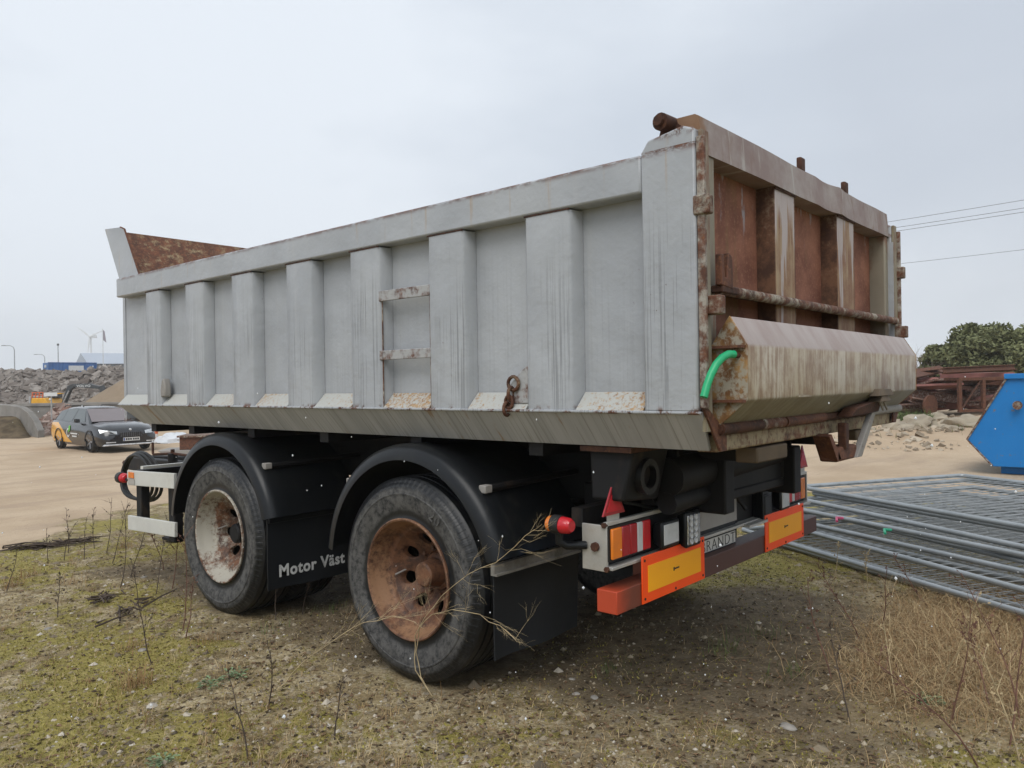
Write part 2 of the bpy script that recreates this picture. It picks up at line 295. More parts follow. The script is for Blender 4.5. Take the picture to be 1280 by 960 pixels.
MT = dict(
    paint=body_paint(), ledge=sill_paint(), skirt=skirt_paint(), gate=beam_top(),
    gaterib=rib_front(), ribside=rib_side(), stile=gate_paint('lichen_stained_stile', (.31, .275, .21), .07, (.20, .19, .08)), panel=gate_panel(),
    chute=chute_face(), chute_end=chute_end(), rust=rusty('brown_rust'), rust_dark=rusty('dark_rust', .55), rust_pale=rusty('rust_with_old_paint', 1, (.36, .34, .28), .16),
    sillbeam=rusty('rust_stained_cream_paint', 1.1, (.33, .28, .18), .24), wood=plain('grey_wood', (.10, .072, .045), .8, scale=6), rubber=rubber(),
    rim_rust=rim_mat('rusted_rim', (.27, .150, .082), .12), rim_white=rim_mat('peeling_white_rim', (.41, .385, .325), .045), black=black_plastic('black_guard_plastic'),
    flap=black_plastic('black_rubber_flap', (.012, .014, .017), (.035, .036, .036), .4, .5), chassis=black_plastic('grimy_chassis_black', (.008, .008, .009), (.062, .040, .024), .55, .8),
    alu=plain('dull_aluminium', (.50, .49, .46), .45, .35, .15, dirt=(.22, .18, .12), dirt_amt=.6), planks=plain('pale_aluminium_plank', (.62, .62, .58), .5, .1, .08, dirt=(.35, .33, .27), dirt_amt=.4),
    beam=beam_paint(), board_o=plain('fluorescent_orange_film', (1.0, .085, .008), .35, 0, .05, bump=0), board_y=plain('amber_reflective_film', (1.0, .42, .010), .35, 0, .05, 3, 0),
    red=lens('red_lens', (.34, .012, .02)), red2=lens('bright_red_lens', (.52, .015, .025)), amber=lens('amber_lens', (.75, .20, .02)), clear=lens('clear_lens', (.55, .56, .57), .12),
    ink=plain('black_ink', (.01, .01, .01), .6, var=.1, bump=0), white_ink=plain('worn_white_lettering', (.62, .63, .62), .6, var=.1, bump=0, dirt=(.05, .052, .055), dirt_amt=.7, scale=22),
    plate=plain('dull_number_plate', (.30, .285, .27), .5, var=.1, bump=0), green=plain('green_hose', (.01, .40, .16), .42, var=.15, bump=.05, dirt=(.10, .22, .12), dirt_amt=.5), chrome=plain('lamp_reflector', (.6, .6, .6), .2, .8, .2, 60),
    dirtysteel=rusty('bare_worn_steel', 1, (.30, .29, .27), .35), galv=plain('galvanised_tube', (.34, .365, .375), .38, .45, .15, 5, dirt=(.2, .2, .19), dirt_amt=.5),
    rung=rusty('rung_paint', 1, (.40, .41, .41), .27), strip_metal=plain('grimy_grey_strip', (.27, .26, .235), .6, .2, .25, 7, dirt=(.09, .075, .055), dirt_amt=.8), strip=rusty('rust_edged_strip', 1.1, (.37, .355, .31), .19), wire=plain('galvanised_wire', (.44, .46, .47), .45, .2, .1, bump=0))
# ------------------------------------------------------------------ ground
SANDX = [-40, -10, -1.5, -.76, .37, 2, 5, 6.3, 7.2, 8, 10, 40]; SANDY = [-1, 3.2, 7.0, 7.6, 8.7, 8.3, 5, 2.6, .6, -2, -6, -40]
def sand_amt(x, y):
    d = y-np.interp(x, SANDX, SANDY); d += .9*mnoise.noise(Vector((x*.7, y*.7, 3)))+.35*mnoise.noise(Vector((x*2.5, y*2.5, 3)))
    return ss(-.35, .35, d*.75)
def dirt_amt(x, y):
    a = math.hypot((x-.30)/1.45, (y-.60)/.95); b = max(abs(x)/1.25, abs(y-2.7)/2.9)  # bare soil at the tail; footprint term also paints shade under the trailer
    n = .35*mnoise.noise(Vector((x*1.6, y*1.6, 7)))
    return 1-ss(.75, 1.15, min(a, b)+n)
def moss_amt(x, y):
    n = mnoise.noise(Vector((x*1.1, y*1.1, 21)))*.55+mnoise.noise(Vector((x*3.3, y*3.3, 22)))*.35+mnoise.noise(Vector((x*8, y*8, 23)))*.25
    n += .45*mnoise.noise(Vector((x*21, y*21, 24)))
    return .95*ss(-.50, .42, n-.03)*(1-.75*dirt_amt(x, y))*(1-.8*straw_amt(x, y))*(1-sand_amt(x, y))
def straw_amt(x, y):
    a = math.hypot((x-1.2)/1.45, (y+.48)/.75); return 1-ss(.6, 1.15, a+.3*mnoise.noise(Vector((x*1.9, y*1.9, 11))))
def axis(lo, hi, st, far):
    a = list(np.arange(lo, hi+1e-6, st)); s = st; x = a[-1]; up = []
    while x < far: s *= 1.16; x += s; up.append(x)
    s = st; x = a[0]; dn = []
    while x > -far: s *= 1.16; x -= s; dn.append(x)
    return dn[::-1]+a+up
gx = axis(-4.2, 9, .05, 4200); gy = axis(-2.6, 11, .05, 4200)
nx, ny = len(gx), len(gy)
verts = [(x, y, ground_z(x, y)) for y in gy for x in gx]
faces = [(j*nx+i, j*nx+i+1, (j+1)*nx+i+1, (j+1)*nx+i) for j in range(ny-1) for i in range(nx-1)]
me = bpy.data.meshes.new('ground'); me.from_pydata(verts, [], faces); me.polygons.foreach_set('use_smooth', [True]*len(faces))
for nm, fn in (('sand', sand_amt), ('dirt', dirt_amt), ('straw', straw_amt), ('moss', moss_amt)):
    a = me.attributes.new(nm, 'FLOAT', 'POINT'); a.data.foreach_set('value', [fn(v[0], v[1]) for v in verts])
t = NT('mossy_gravel_ground'); pos = t.co(src='Position')
def nz(sc, det=5, rough=.6): return t.noise(sc, det, pos, rough)
grav = t.voro(75, pos, 'Color'); gb = t.n('ShaderNodeSeparateColor'); t.put(gb.inputs[0], grav)
gcol = t.mix(gb.outputs[0], (.25, .195, .098), (.50, .415, .26)); gcol = t.mix(t.mul(t.step(gb.outputs[1], .8, 1), .7), gcol, (.46, .42, .36))
earth = t.mix(t.step(nz(14, 6, .7), .35, .65), (.115, .085, .043), (.29, .222, .118))
c = t.mix(t.step(nz(5, 7, .72), .42, .60), earth, gcol)
mossc = t.mix(t.step(nz(30, 4), .35, .65), (.20, .172, .038), (.35, .295, .085))
mossm = t.step(t.math('ADD', t.attr('moss'), t.mul(t.math('SUBTRACT', nz(45, 6, .75), .5), 1.5)), .36, .64)
c = t.mix(t.mul(mossm, .85), c, mossc)
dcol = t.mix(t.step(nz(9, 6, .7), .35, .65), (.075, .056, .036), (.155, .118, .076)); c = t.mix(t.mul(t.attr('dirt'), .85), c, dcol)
c = t.mix(t.mul(t.attr('straw'), .7), c, t.mix(nz(22, 4), (.20, .145, .07), (.36, .27, .14)))
scol = t.mix(t.step(nz(.5, 6, .65), .35, .65), (.42, .315, .212), (.52, .405, .282)); scol = t.mix(t.mul(t.step(nz(14, 6, .75), .48, .7), .5), scol, (.36, .265, .19))
trk = t.noise(1, 5, t.co((.32, 1.5, 1), 'Position'), .6, .6); scol = t.mix(t.mul(t.step(trk, .5, .66), .45), scol, (.33, .245, .18))
bigr = t.math('MAXIMUM', 0, 0)
ln = t.n('ShaderNodeVectorMath', operation='LENGTH'); t.put(ln.inputs[0], pos); far = t.step(ln.outputs['Value'], 34, 60)
sm = t.step(t.math('ADD', t.attr('sand'), t.mul(t.math('SUBTRACT', nz(7, 5, .7), .5), .7)), .35, .65); c = t.mix(sm, c, scol)
c = t.mix(far, c, t.mix(nz(.05, 3), (.16, .15, .10), (.24, .21, .15)))
h = t.math('ADD', t.math('ADD', t.mul(t.math('SUBTRACT', 1, t.voro(75, pos)), .5), t.mul(nz(28, 5, .7), 1.4)), t.mul(mossm, t.mul(nz(120, 3), .8)))
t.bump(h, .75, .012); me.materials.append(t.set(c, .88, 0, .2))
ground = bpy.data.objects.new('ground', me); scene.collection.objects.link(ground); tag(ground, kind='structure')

# ------------------------------------------------------------------ tipper trailer
TR = empty('tipper_trailer', (0, 0, 0))
tag(TR, 'grey two-axle tipper trailer with rusty tailgate and black mudguards parked on the moss', 'trailer')
S = -1.275
RIBS = [(4.462, 4.242), (3.858, 3.616), (3.249, 3.007), (2.636, 2.388), (2.035, 1.791), (1.427, 1.191), (.819, .578)]
XP = -1.195
def mirror(mb):
    mb.v = [(-x, y, z) for x, y, z in mb.v]; mb.f = [f[::-1] for f in mb.f]; return mb
for sg in (-1, 1):
    def put(mb, *a, **k): return (mb if sg < 0 else mirror(mb)).build(*a, **k)
    edges = [4.985]+[e for r in RIBS for e in r]+[.235]
    # wall sheet between ribs and up to the rail
    side = put(MB().box(XP, XP+.006, .0, 4.985, 1.36, 2.30), 'side_wall', MT['paint'], TR)
    for a, b in RIBS:
        put(MB().prism([(XP-.002, b-.012), (S+.012, b-.002), (S, b+.012), (S, a-.012), (S+.012, a+.002), (XP-.002, a+.012)], 'z', 1.372, 2.196), 'rib', MT['paint'], TR, smooth=50)
        put(MB().tube([(S-.0005, b, 2.199), (S-.0005, a, 2.199)], .004, 5), 'seam', MT['rust_dark'], side)
    put(MB().prism([(.010, 1.372), (.235, 1.372), (.235, 2.352), (.205, 2.395), (.06, 2.42), (.010, 2.40)], 'x', S-.004, XP-.001), 'corner_post', MT['paint'], TR, bevel=.008)
    put(MB().box(S-.003, XP+.05, .236, 4.96, 2.203, 2.349), 'top_rail', MT['paint'], TR, bevel=.010)
    # sloped ledges between the ribs
    for i in range(0, len(edges), 2):
        y1, y0 = edges[i]-.013, edges[i+1]+.013
        put(MB().prism([(S+.004, 1.374), (XP-.004, 1.447), (XP-.004, 1.372)], 'y', y0, y1), 'ledge', MT['ledge'], TR)
    # folded skirt
    put(MB().add([(S, .0, 1.366), (S, 4.958, 1.366), (-1.15, 4.80, 1.222), (-1.15, .035, 1.222), (S+.012, .0, 1.372), (S+.012, 4.958, 1.372), (-1.135, 4.80, 1.230), (-1.135, .035, 1.230), (-.55, 4.80, 1.222), (-.55, .035, 1.222)],
              [(0, 3, 2, 1), (4, 5, 6, 7), (0, 1, 5, 4), (0, 4, 7, 3), (1, 2, 6, 5), (3, 9, 8, 2)]), 'skirt', MT['skirt'], TR)
    put(MB().tube([(S-.001, .0, 1.369), (S-.001, 4.958, 1.369)], .007, 6), 'fold_edge', MT['paint'], TR, smooth=60)
    put(MB().prism([(S-.002, 1.385), (S+.03, 1.385), (-1.10, 1.29), (-1.10, 1.222), (-1.15, 1.222)], 'y', -.012, -.002), 'corner_plate', MT['rust'], TR)
    # end gusset and hinge on top of the corner post
    put(MB().prism([(.205, 2.36), (.19, 2.43), (.06, 2.44), (.03, 2.36)], 'x', XP+.002, XP+.03), 'hinge_gusset', MT['rust_pale'], TR, bevel=.004)
    hp = put(MB().prism([(.205, 2.41), (.19, 2.455), (.165, 2.48), (.13, 2.47), (.075, 2.42)], 'x', S+.075, S+.10), 'hinge_plate', MT['rust_dark'], TR)
    put(MB().tube([(S+.015, .16, 2.462), (S+.20, .15, 2.462)], .033, 14).tube([(S-.005, .16, 2.462), (S+.03, .16, 2.462)], .020, 8), 'hinge_pin', MT['rust_dark'], hp, smooth=40)
    for zz, yy in ((2.12, -.01), (1.76, -.03)):
        put(MB().box(S-.008 if zz > 2 else S+.03, S+.03 if zz > 2 else S+.075, yy-.035, yy+.03, zz-.035, zz+.035), 'latch_lug', MT['rust_pale'], TR, bevel=.006)
    put(MB().box(S+.002, S+.022, -.022, .008, 1.385, 2.37), 'edge_strip', MT['strip'], TR, bevel=.004)
    put(MB().box(S+.024, -1.197, -.004, .009, 1.30, 2.40), 'post_face', MT['stile'], TR)
# ladder rungs on the near side
for z0, z1 in ((1.917, 1.970), (1.617, 1.665)):
    MB().box(S+.002, S+.014, 1.42, 1.80, z0, z1).build('ladder_rung', MT['rung'], TR, bevel=.003)
for y in (1.424, 1.782): MB().box(S+.013, S+.016, y, y+.009, 1.375, 1.97).build('ladder_edge', MT['rust_pale'], TR)
# floor, headboard, visor
MB().box(-1.11, 1.11, .02, 4.98, 1.235, 1.30).build('floor', MT['rust'], TR)
MB().box(-1.2, 1.2, 4.986, 5.03, 1.235, 2.385).build('headboard', MT['paint'], TR)
MB().add([(-1.2, 5.03, 2.385), (1.2, 5.03, 2.385), (1.2, 5.28, 2.785), (-1.2, 5.28, 2.785), (-1.2, 5.045, 2.38), (1.2, 5.045, 2.38), (1.2, 5.295, 2.785), (-1.2, 5.295, 2.785)],
         [(0, 1, 2, 3), (7, 6, 5, 4), (3, 2, 6, 7), (0, 3, 7, 4), (1, 5, 6, 2)]).build('visor', rusty('rusty_visor_plate', 1.15, (.36, .28, .16), .12), TR)
for sg in (-1, 1):
    w = MB().prism([(5.03, 2.352), (5.296, 2.79), (5.02, 2.765), (4.945, 2.74), (4.69, 2.352)], 'x', -1.222, -1.205)
    (w if sg < 0 else mirror(w)).build('visor_wing', MT['paint'], TR)
    e = MB().tube([(-1.213, 4.69, 2.354), (-1.213, 4.945, 2.742), (-1.213, 5.02, 2.767)], .008, 6)
    (e if sg < 0 else mirror(e)).build('wing_edge', MT['rust'], TR)
# ---- tailgate
TG = MB().box(-1.08, 1.13, .118, .128, 1.30, 2.34).build('tailgate', MT['panel'], TR)
tb = MB(); n = 22
prof = [(.0, 0), (.012, .14), (.03, .15), (.16, .15), (.16, 0)]
for i in range(n+1):
    x = -1.19+2.39*i/n; dn = .005*mnoise.noise(Vector((x*2.2, 0, 0)))+(-.007 if i in (12, 13) else 0)+(.006 if i == 14 else 0)
    for k, (dy, dz) in enumerate(prof): tb.v.append((x, .022+dy-dn*(1 if k < 2 else .3), 2.333+dz+dn*(.5 if k in (1, 2) else .3)))
m = len(prof)
for i in range(n):
    for k in range(m): tb.f.append((i*m+k, i*m+(k+1) % m, (i+1)*m+(k+1) % m, (i+1)*m+k)); tb.m.append(0)
tb.f += [tuple(range(m))[::-1], tuple(n*m+k for k in range(m))]; tb.m += [0, 0]
tb.build('top_beam', MT['gate'], TG, smooth=35)
MB().box(-1.192, -1.082, .03, .16, 1.29, 2.335).build('stile', MT['stile'], TG, bevel=.008)
MB().box(1.132, 1.195, .03, .16, 1.29, 2.335).build('stile', MT['stile'], TG, bevel=.008)
for a, b in ((-.5, -.27), (.305, .575)):
    gr_ = MB().box(a+.006, b-.006, .034, .044, 1.31, 2.332).build('gate_rib', MT['gaterib'], TG, bevel=.003)
    for x0, x1 in ((a-.004, a+.0055), (b-.0055, b+.004)): MB().box(x0, x1, .036, .117, 1.31, 2.332).build('rib_side', MT['ribside'], gr_)
    MB().tube([(a, .031, 2.327), (b, .031, 2.327)], .006, 5).build('weld_seam', MT['rust_dark'], TG)
MB().box(-1.08, 1.13, .026, .117, 1.30, 1.325).build('bottom_rail', MT['rust_dark'], TG)
MB().box(-1.08, 1.13, .0, .118, 1.832, 1.842).build('shelf_plate', MT['rust_dark'], TG)
MB().tube([(-1.14, -.005, 1.826), (1.20, -.005, 1.826)], .021, 12).build('cross_bar', MT['rust_pale'], TG, smooth=40)
MB().prism([(-1.16, 1.84), (-1.16, 1.955), (-1.135, 1.955), (-1.13, 1.87), (-1.11, 1.87), (-1.10, 1.965), (-1.065, 1.955), (-1.06, 1.83)], 'y', -.03, -.005).build('bar_catch', MT['rust'], TG, bevel=.004)
MB().box(-1.15, -1.0, -.028, .02, 1.812, 1.842).build('bar_end', MT['rust_dark'], TG, bevel=.006)
for x in (-.11, .52): MB().box(x-.025, x+.03, .05, .075, 2.48, 2.545).build('lug', MT['rust_dark'], TG, bevel=.006)
# ---- chute box hanging on the gate
ch = [(-.058, 1.724), (-.125, 1.613), (-.122, 1.413), (-.018, 1.322), (.045, 1.322), (.03, 1.595)]
CH = MB().prism(ch, 'x', -1.148, 1.155).build('chute_box', MT['chute'], TR, bevel=.006)
for x in (-1.162, 1.158): MB().prism([(a, b) for a, b in ch], 'x', x, x+.010).build('end_plate', MT['chute_end'], CH, bevel=.002)
for z in (1.607, 1.409): MB().box(-1.185, -1.160, -.118, .04, z-.004, z+.006).build('end_ledge', MT['rust'], CH)
for x in (-.62, .62): MB().box(x-.07, x+.07, -.131, -.126, 1.413, 1.421).build('weld_strip', MT['chute'], CH)
for x in (-1.135, 1.135): MB().box(x-.02, x+.02, .0, .118, 1.45, 1.56).build('chute_hinge', MT['rust'], CH)
MB().tube([(-1.185, -.085, 1.580), (-1.215, -.078, 1.580), (-1.245, -.068, 1.567), (-1.272, -.058, 1.543), (-1.298, -.05, 1.507), (-1.318, -.044, 1.468), (-1.334, -.04, 1.428)], .0145, 12).build('lever_sleeve', MT['green'], CH, smooth=60)
MB().tube([(-1.15, -.095, 1.575), (-1.19, -.082, 1.579)], .010, 8).build('lever_stub', MT['rust'], CH, smooth=60)
# ---- rear sill, shaft and lock
MB().box(-1.13, 1.18, .012, .10, 1.215, 1.281).build('sill_beam', MT['sillbeam'], TR, bevel=.008)
sh = MB().tube([(-1.17, -.012, 1.305), (1.24, -.012, 1.305)], .017, 10).build('lock_shaft', MT['rust_dark'], TR, smooth=40)
for a, b, mt in ((-1.16, -.80, 'rust_dark'), (-.79, -.57, 'rust_pale'), (-.55, -.08, 'rust'), (.62, 1.2, 'dirtysteel')):
    MB().tube([(a, -.012, 1.305), (b, -.012, 1.305)], .024, 12).build('shaft_sleeve', MT[mt], sh, smooth=40)
lk = MB().hexa([(-.13, -.06, 1.215), (-.10, .03, 1.215), (.0, .03, 1.09), (-.02, -.06, 1.09), (-.10, -.06, 1.225), (-.06, .03, 1.225), (.05, .03, 1.10), (.03, -.06, 1.10)]).build('lock_bracket', MT['rust'], TR)
MB().box(-.02, .27, -.06, .03, 1.085, 1.155).build('lock_cradle', MT['rust'], lk, bevel=.012)
MB().hexa([(.22, -.075, 1.09), (.22, -.045, 1.09), (.30, -.045, 1.09), (.30, -.075, 1.09), (.44, -.095, 1.33), (.44, -.065, 1.33), (.50, -.065, 1.33), (.50, -.095, 1.33)]).build('lock_arm', MT['dirtysteel'], lk, bevel=.004)
MB().box(.07, .12, -.07, -.03, 1.14, 1.27).build('lock_tongue', MT['rust_dark'], lk, bevel=.006)
MB().hexa([(.06, -.10, 1.30), (.06, -.03, 1.30), (.50, -.03, 1.31), (.50, -.10, 1.31), (.10, -.12, 1.345), (.10, -.05, 1.345), (.50, -.05, 1.38), (.50, -.12, 1.38)]).build('lock_link', MT['rust_dark'], lk, bevel=.006)
for (a, b, z0, z1) in ((.30, .58, 1.395, 1.415), (.34, .52, 1.365, 1.39)):
    MB().hexa([(a, -.16, z0), (a, -.09, z0), (b, -.09, z0), (b, -.16, z0), (a+.05, -.15, z1+.015), (a+.05, -.10, z1+.015), (b-.04, -.10, z1+.015), (b-.04, -.15, z1+.015)]).build('lock_wedge', MT['wood'], lk, bevel=.004)
for x in (.40, .47): MB().tube([(x, -.12, 1.40), (x+.09, -.125, 1.32)], .007, 6).build('lock_rod', MT['dirtysteel'], lk)
MB().box(-.75, -.43, .02, .12, 1.14, 1.205).build('timber_block', MT['wood'], TR, bevel=.008)
MB().box(.55, .72, .03, .12, 1.15, 1.205).build('timber_block', MT['wood'], TR, bevel=.008)
# near-side hooks on the ledges
def torus(mb, c, r, rr, ax, n=14, a0=0, a1=2*math.pi, sy=1):
    pts = []
    for i in range(n+1):
        a = a0+(a1-a0)*i/n
        d = {'x': (0, math.cos(a)*r, math.sin(a)*r*sy), 'y': (math.cos(a)*r, 0, math.sin(a)*r*sy), 'z': (math.cos(a)*r, math.sin(a)*r*sy, 0)}[ax]
        pts.append((c[0]+d[0], c[1]+d[1], c[2]+d[2]))
    mb.tube(pts, rr, 7)
hk = MB().prism([(.83, 1.40), (.83, 1.565), (.865, 1.545), (.945, 1.47), (.955, 1.40)], 'x', S+.022, S+.034).build('chain_plate', MT['rung'], TR, bevel=.003)
for i, (y, z, ax, sy) in enumerate(((.905, 1.487, 'x', 1), (.915, 1.44, 'y', 1.5), (.925, 1.405, 'x', 1.4), (.935, 1.375, 'y', 1.4))):
    q = MB(); torus(q, (S+.012-.004*i, y, z), .030 if i == 0 else .020, .008, ax, sy=sy); q.build('chain_link', rusty('chain_rust', .8, (.34, .27, .17), .1) if i == 0 else bpy.data.materials['chain_rust'], hk, smooth=60)
MB().prism([(4.18, 1.43), (4.175, 1.50), (4.20, 1.565), (4.225, 1.55), (4.25, 1.48), (4.245, 1.43)], 'x', S+.0, S+.05).build('side_hook', MT['dirtysteel'], TR, bevel=.01)
# ---- running gear
for sx in (-1, 1):
    MB().box(sx*.42-.05, sx*.42+.05, .30, 5.0, .86, 1.12).build('chassis_rail', MT['chassis'], TR, bevel=.01)
    MB().box(sx*.52-.04, sx*.52+.04, .18, 4.95, 1.125, 1.215).build('body_rail', MT['chassis'], TR)
for y in (.42, 1.3, 2.6, 3.9, 4.8): MB().box(-.368, .368, y-.05, y+.05, .90, 1.06).build('cross_member', MT['chassis'], TR)
for y in (.9, 1.7, 2.5, 3.3, 4.1, 4.7): MB().box(-1.12, 1.12, y-.04, y+.04, 1.16, 1.219).build('floor_bearer', MT['chassis'], TR)
MB().tube([(-.80, .42, 1.06), (.42, .42, 1.10)], .085, 20).tube([(-.80, .42, .945), (.42, .42, .98)], .05, 10).build('hinge_tube', MT['chassis'], TR, smooth=40)
MB().box(-.36, .60, .36, .48, .90, .95).box(.36, .50, .36, .48, .90, 1.2).build('hinge_mount', MT['chassis'], TR, bevel=.01)
br = MB().hexa([(-1.12, .44, .99), (-.84, .44, .97), (-.84, .60, .97), (-1.12, .60, .99), (-1.10, .40, 1.20), (-.80, .40, 1.21), (-.80, .62, 1.21), (-1.10, .62, 1.20)]).build('hinge_bracket', MT['chassis'], TR, bevel=.012)
q = MB(); q.lathe([(.0, .075), (-.035, .075), (-.035, .05), (.03, .05), (.03, .0)], 24, 'y', c=(-.985, .425, 1.085)); q.build('bush', black_plastic('greasy_bush', (.006, .006, .006), (.02, .018, .015), .3), br, smooth=40)
MB().box(-1.14, -.75, .385, .64, 1.195, 1.218).build('bracket_plate', MT['rust_dark'], TR)
MB().box(-1.10, -.47, .66, .72, .86, .94).build('outrigger', MT['chassis'], TR)
MB().box(-.62, -.47, .55, 1.0, .74, .98).build('valve_box', MT['chassis'], TR, bevel=.01)
# tyre, rim and hub shared by all wheels
def tyre_mb():
    P = [(-.010, .292), (-.004, .306), (.0, .325), (-.012, .36), (-.022, .40), (-.024, .425), (-.0265, .428), (-.0265, .434), (-.022, .438), (-.018, .465), (-.010, .480), (-.004, .484), (.000, .490), (.008, .506), (.018, .514)]
    x = .022
    for g in range(4): P += [(x+.028, .5165), (x+.031, .503), (x+.040, .503), (x+.043, .5165)]; x += .056
    P += [(.272, .514), (.284, .500), (.302, .44), (.300, .36), (.288, .30)]
    return MB().lathe(P, 96)
def rim_mb():
    q = MB(); q.lathe([(-.004, .306), (-.016, .308), (-.020, .302), (-.016, .294), (.010, .286), (.03, .284), (.045, .274), (.08, .266), (.093, .258), (.100, .246), (.102, .238)], 72)
    # dished disc with eight hand holes
    H = 8; r0, r1, rc = .105, .238, .180; vs = []; fs = []
    ha = math.pi/H*rc; AN = sorted([2*math.pi*k/20+.05 for k in range(20)]+[math.atan2(y, x) % (2*math.pi) for x in (-ha, ha) for y in (r1-rc, r0-rc)]); K = len(AN)
    def dish(r): return .102+.115*((r1-r)/(r1-r0))**.8
    for h_ in range(H):
        ac = 2*math.pi*(h_+.5)/H; da = math.pi/H; b = len(vs)
        for k in range(K):
            a = AN[k]; cx, cy = math.cos(a), math.sin(a)
            for ring in range(4):
                s_ = min(((r1-rc) if cy > 0 else (rc-r0))/max(1e-6, abs(cy)), da*rc/max(1e-6, abs(cx)))
                if ring == 3: rr = rc+cy*s_; th = ac+cx*s_/rc
                else: e = .034 if ring < 2 else .040; rr = rc+e*cy; th = ac+e*cx/rc
                vs.append((dish(rr)+(.035 if ring == 0 else 0)+(.004 if ring == 1 else 0), rr*math.cos(th), rr*math.sin(th)))
        for k in range(K):
            j = (k+1) % K
            for ring in range(3): fs.append((b+k*4+ring, b+j*4+ring, b+j*4+ring+1, b+k*4+ring+1))
    q.add(vs, fs); q.lathe([(.225, .107), (.222, .10), (.20, .095), (.196, .085)], 40)
    for k in range(10):
        a = 2*math.pi*k/10; q.tube([(.23, .122*math.cos(a), .122*math.sin(a)), (.190, .122*math.cos(a), .122*math.sin(a))], .013, 6)
    return q
def hub_mb(): return MB().lathe([(.26, .094), (.195, .090), (.188, .078), (.155, .068), (.105, .064), (.096, .054), (.096, 0)], 32)
ty = tyre_mb().build('tyre', MT['rubber'], smooth=32); ty_me = ty.data; bpy.data.objects.remove(ty)
WZ = .508
for k, (y, rm, rot) in enumerate(((1.66, 'rim_rust', .12), (3.52, 'rim_white', .3))):
    for sg in (-1, 1):
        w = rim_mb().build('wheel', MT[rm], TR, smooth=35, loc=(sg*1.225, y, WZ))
        t1 = link('tyre', ty_me, w); link('tyre', ty_me, w, loc=(.335, 0, 0))
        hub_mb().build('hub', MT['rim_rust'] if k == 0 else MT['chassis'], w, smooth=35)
        MB().lathe([(.33, .30), (.34, .28), (.5, .27), (.60, .28), (.62, .30)], 32).build('inner_rim', MT['chassis'], w, smooth=40)
        MB().tube([(.16, .19, -.03), (.09, .20, -.05)], .005, 6).build('valve', MT['dirtysteel'], w)
        w.rotation_euler = (rot, 0, 0 if sg < 0 else math.pi)
        if k == 0 and sg < 0:
            tm = text_mesh('20', .075, .001, .0015); tm.materials.append(MT['rubber'])
            for v in tm.vertices:
                x_, y_, z_ = v.co; v.co = (-.0245-z_, -x_+.04, y_+.375)
            tx = link('lettering', tm, w); tx.rotation_euler.x = -rot+.60
    MB().tube([(-.9, y, WZ), (.9, y, WZ)], .07, 16).build('axle', MT['chassis'], TR, smooth=40)
    for sx in (-.45, .45): MB().box(sx-.04, sx+.04, y-.55, y+.55, .60, .66).build('leaf_spring', MT['chassis'], TR, bevel=.01)
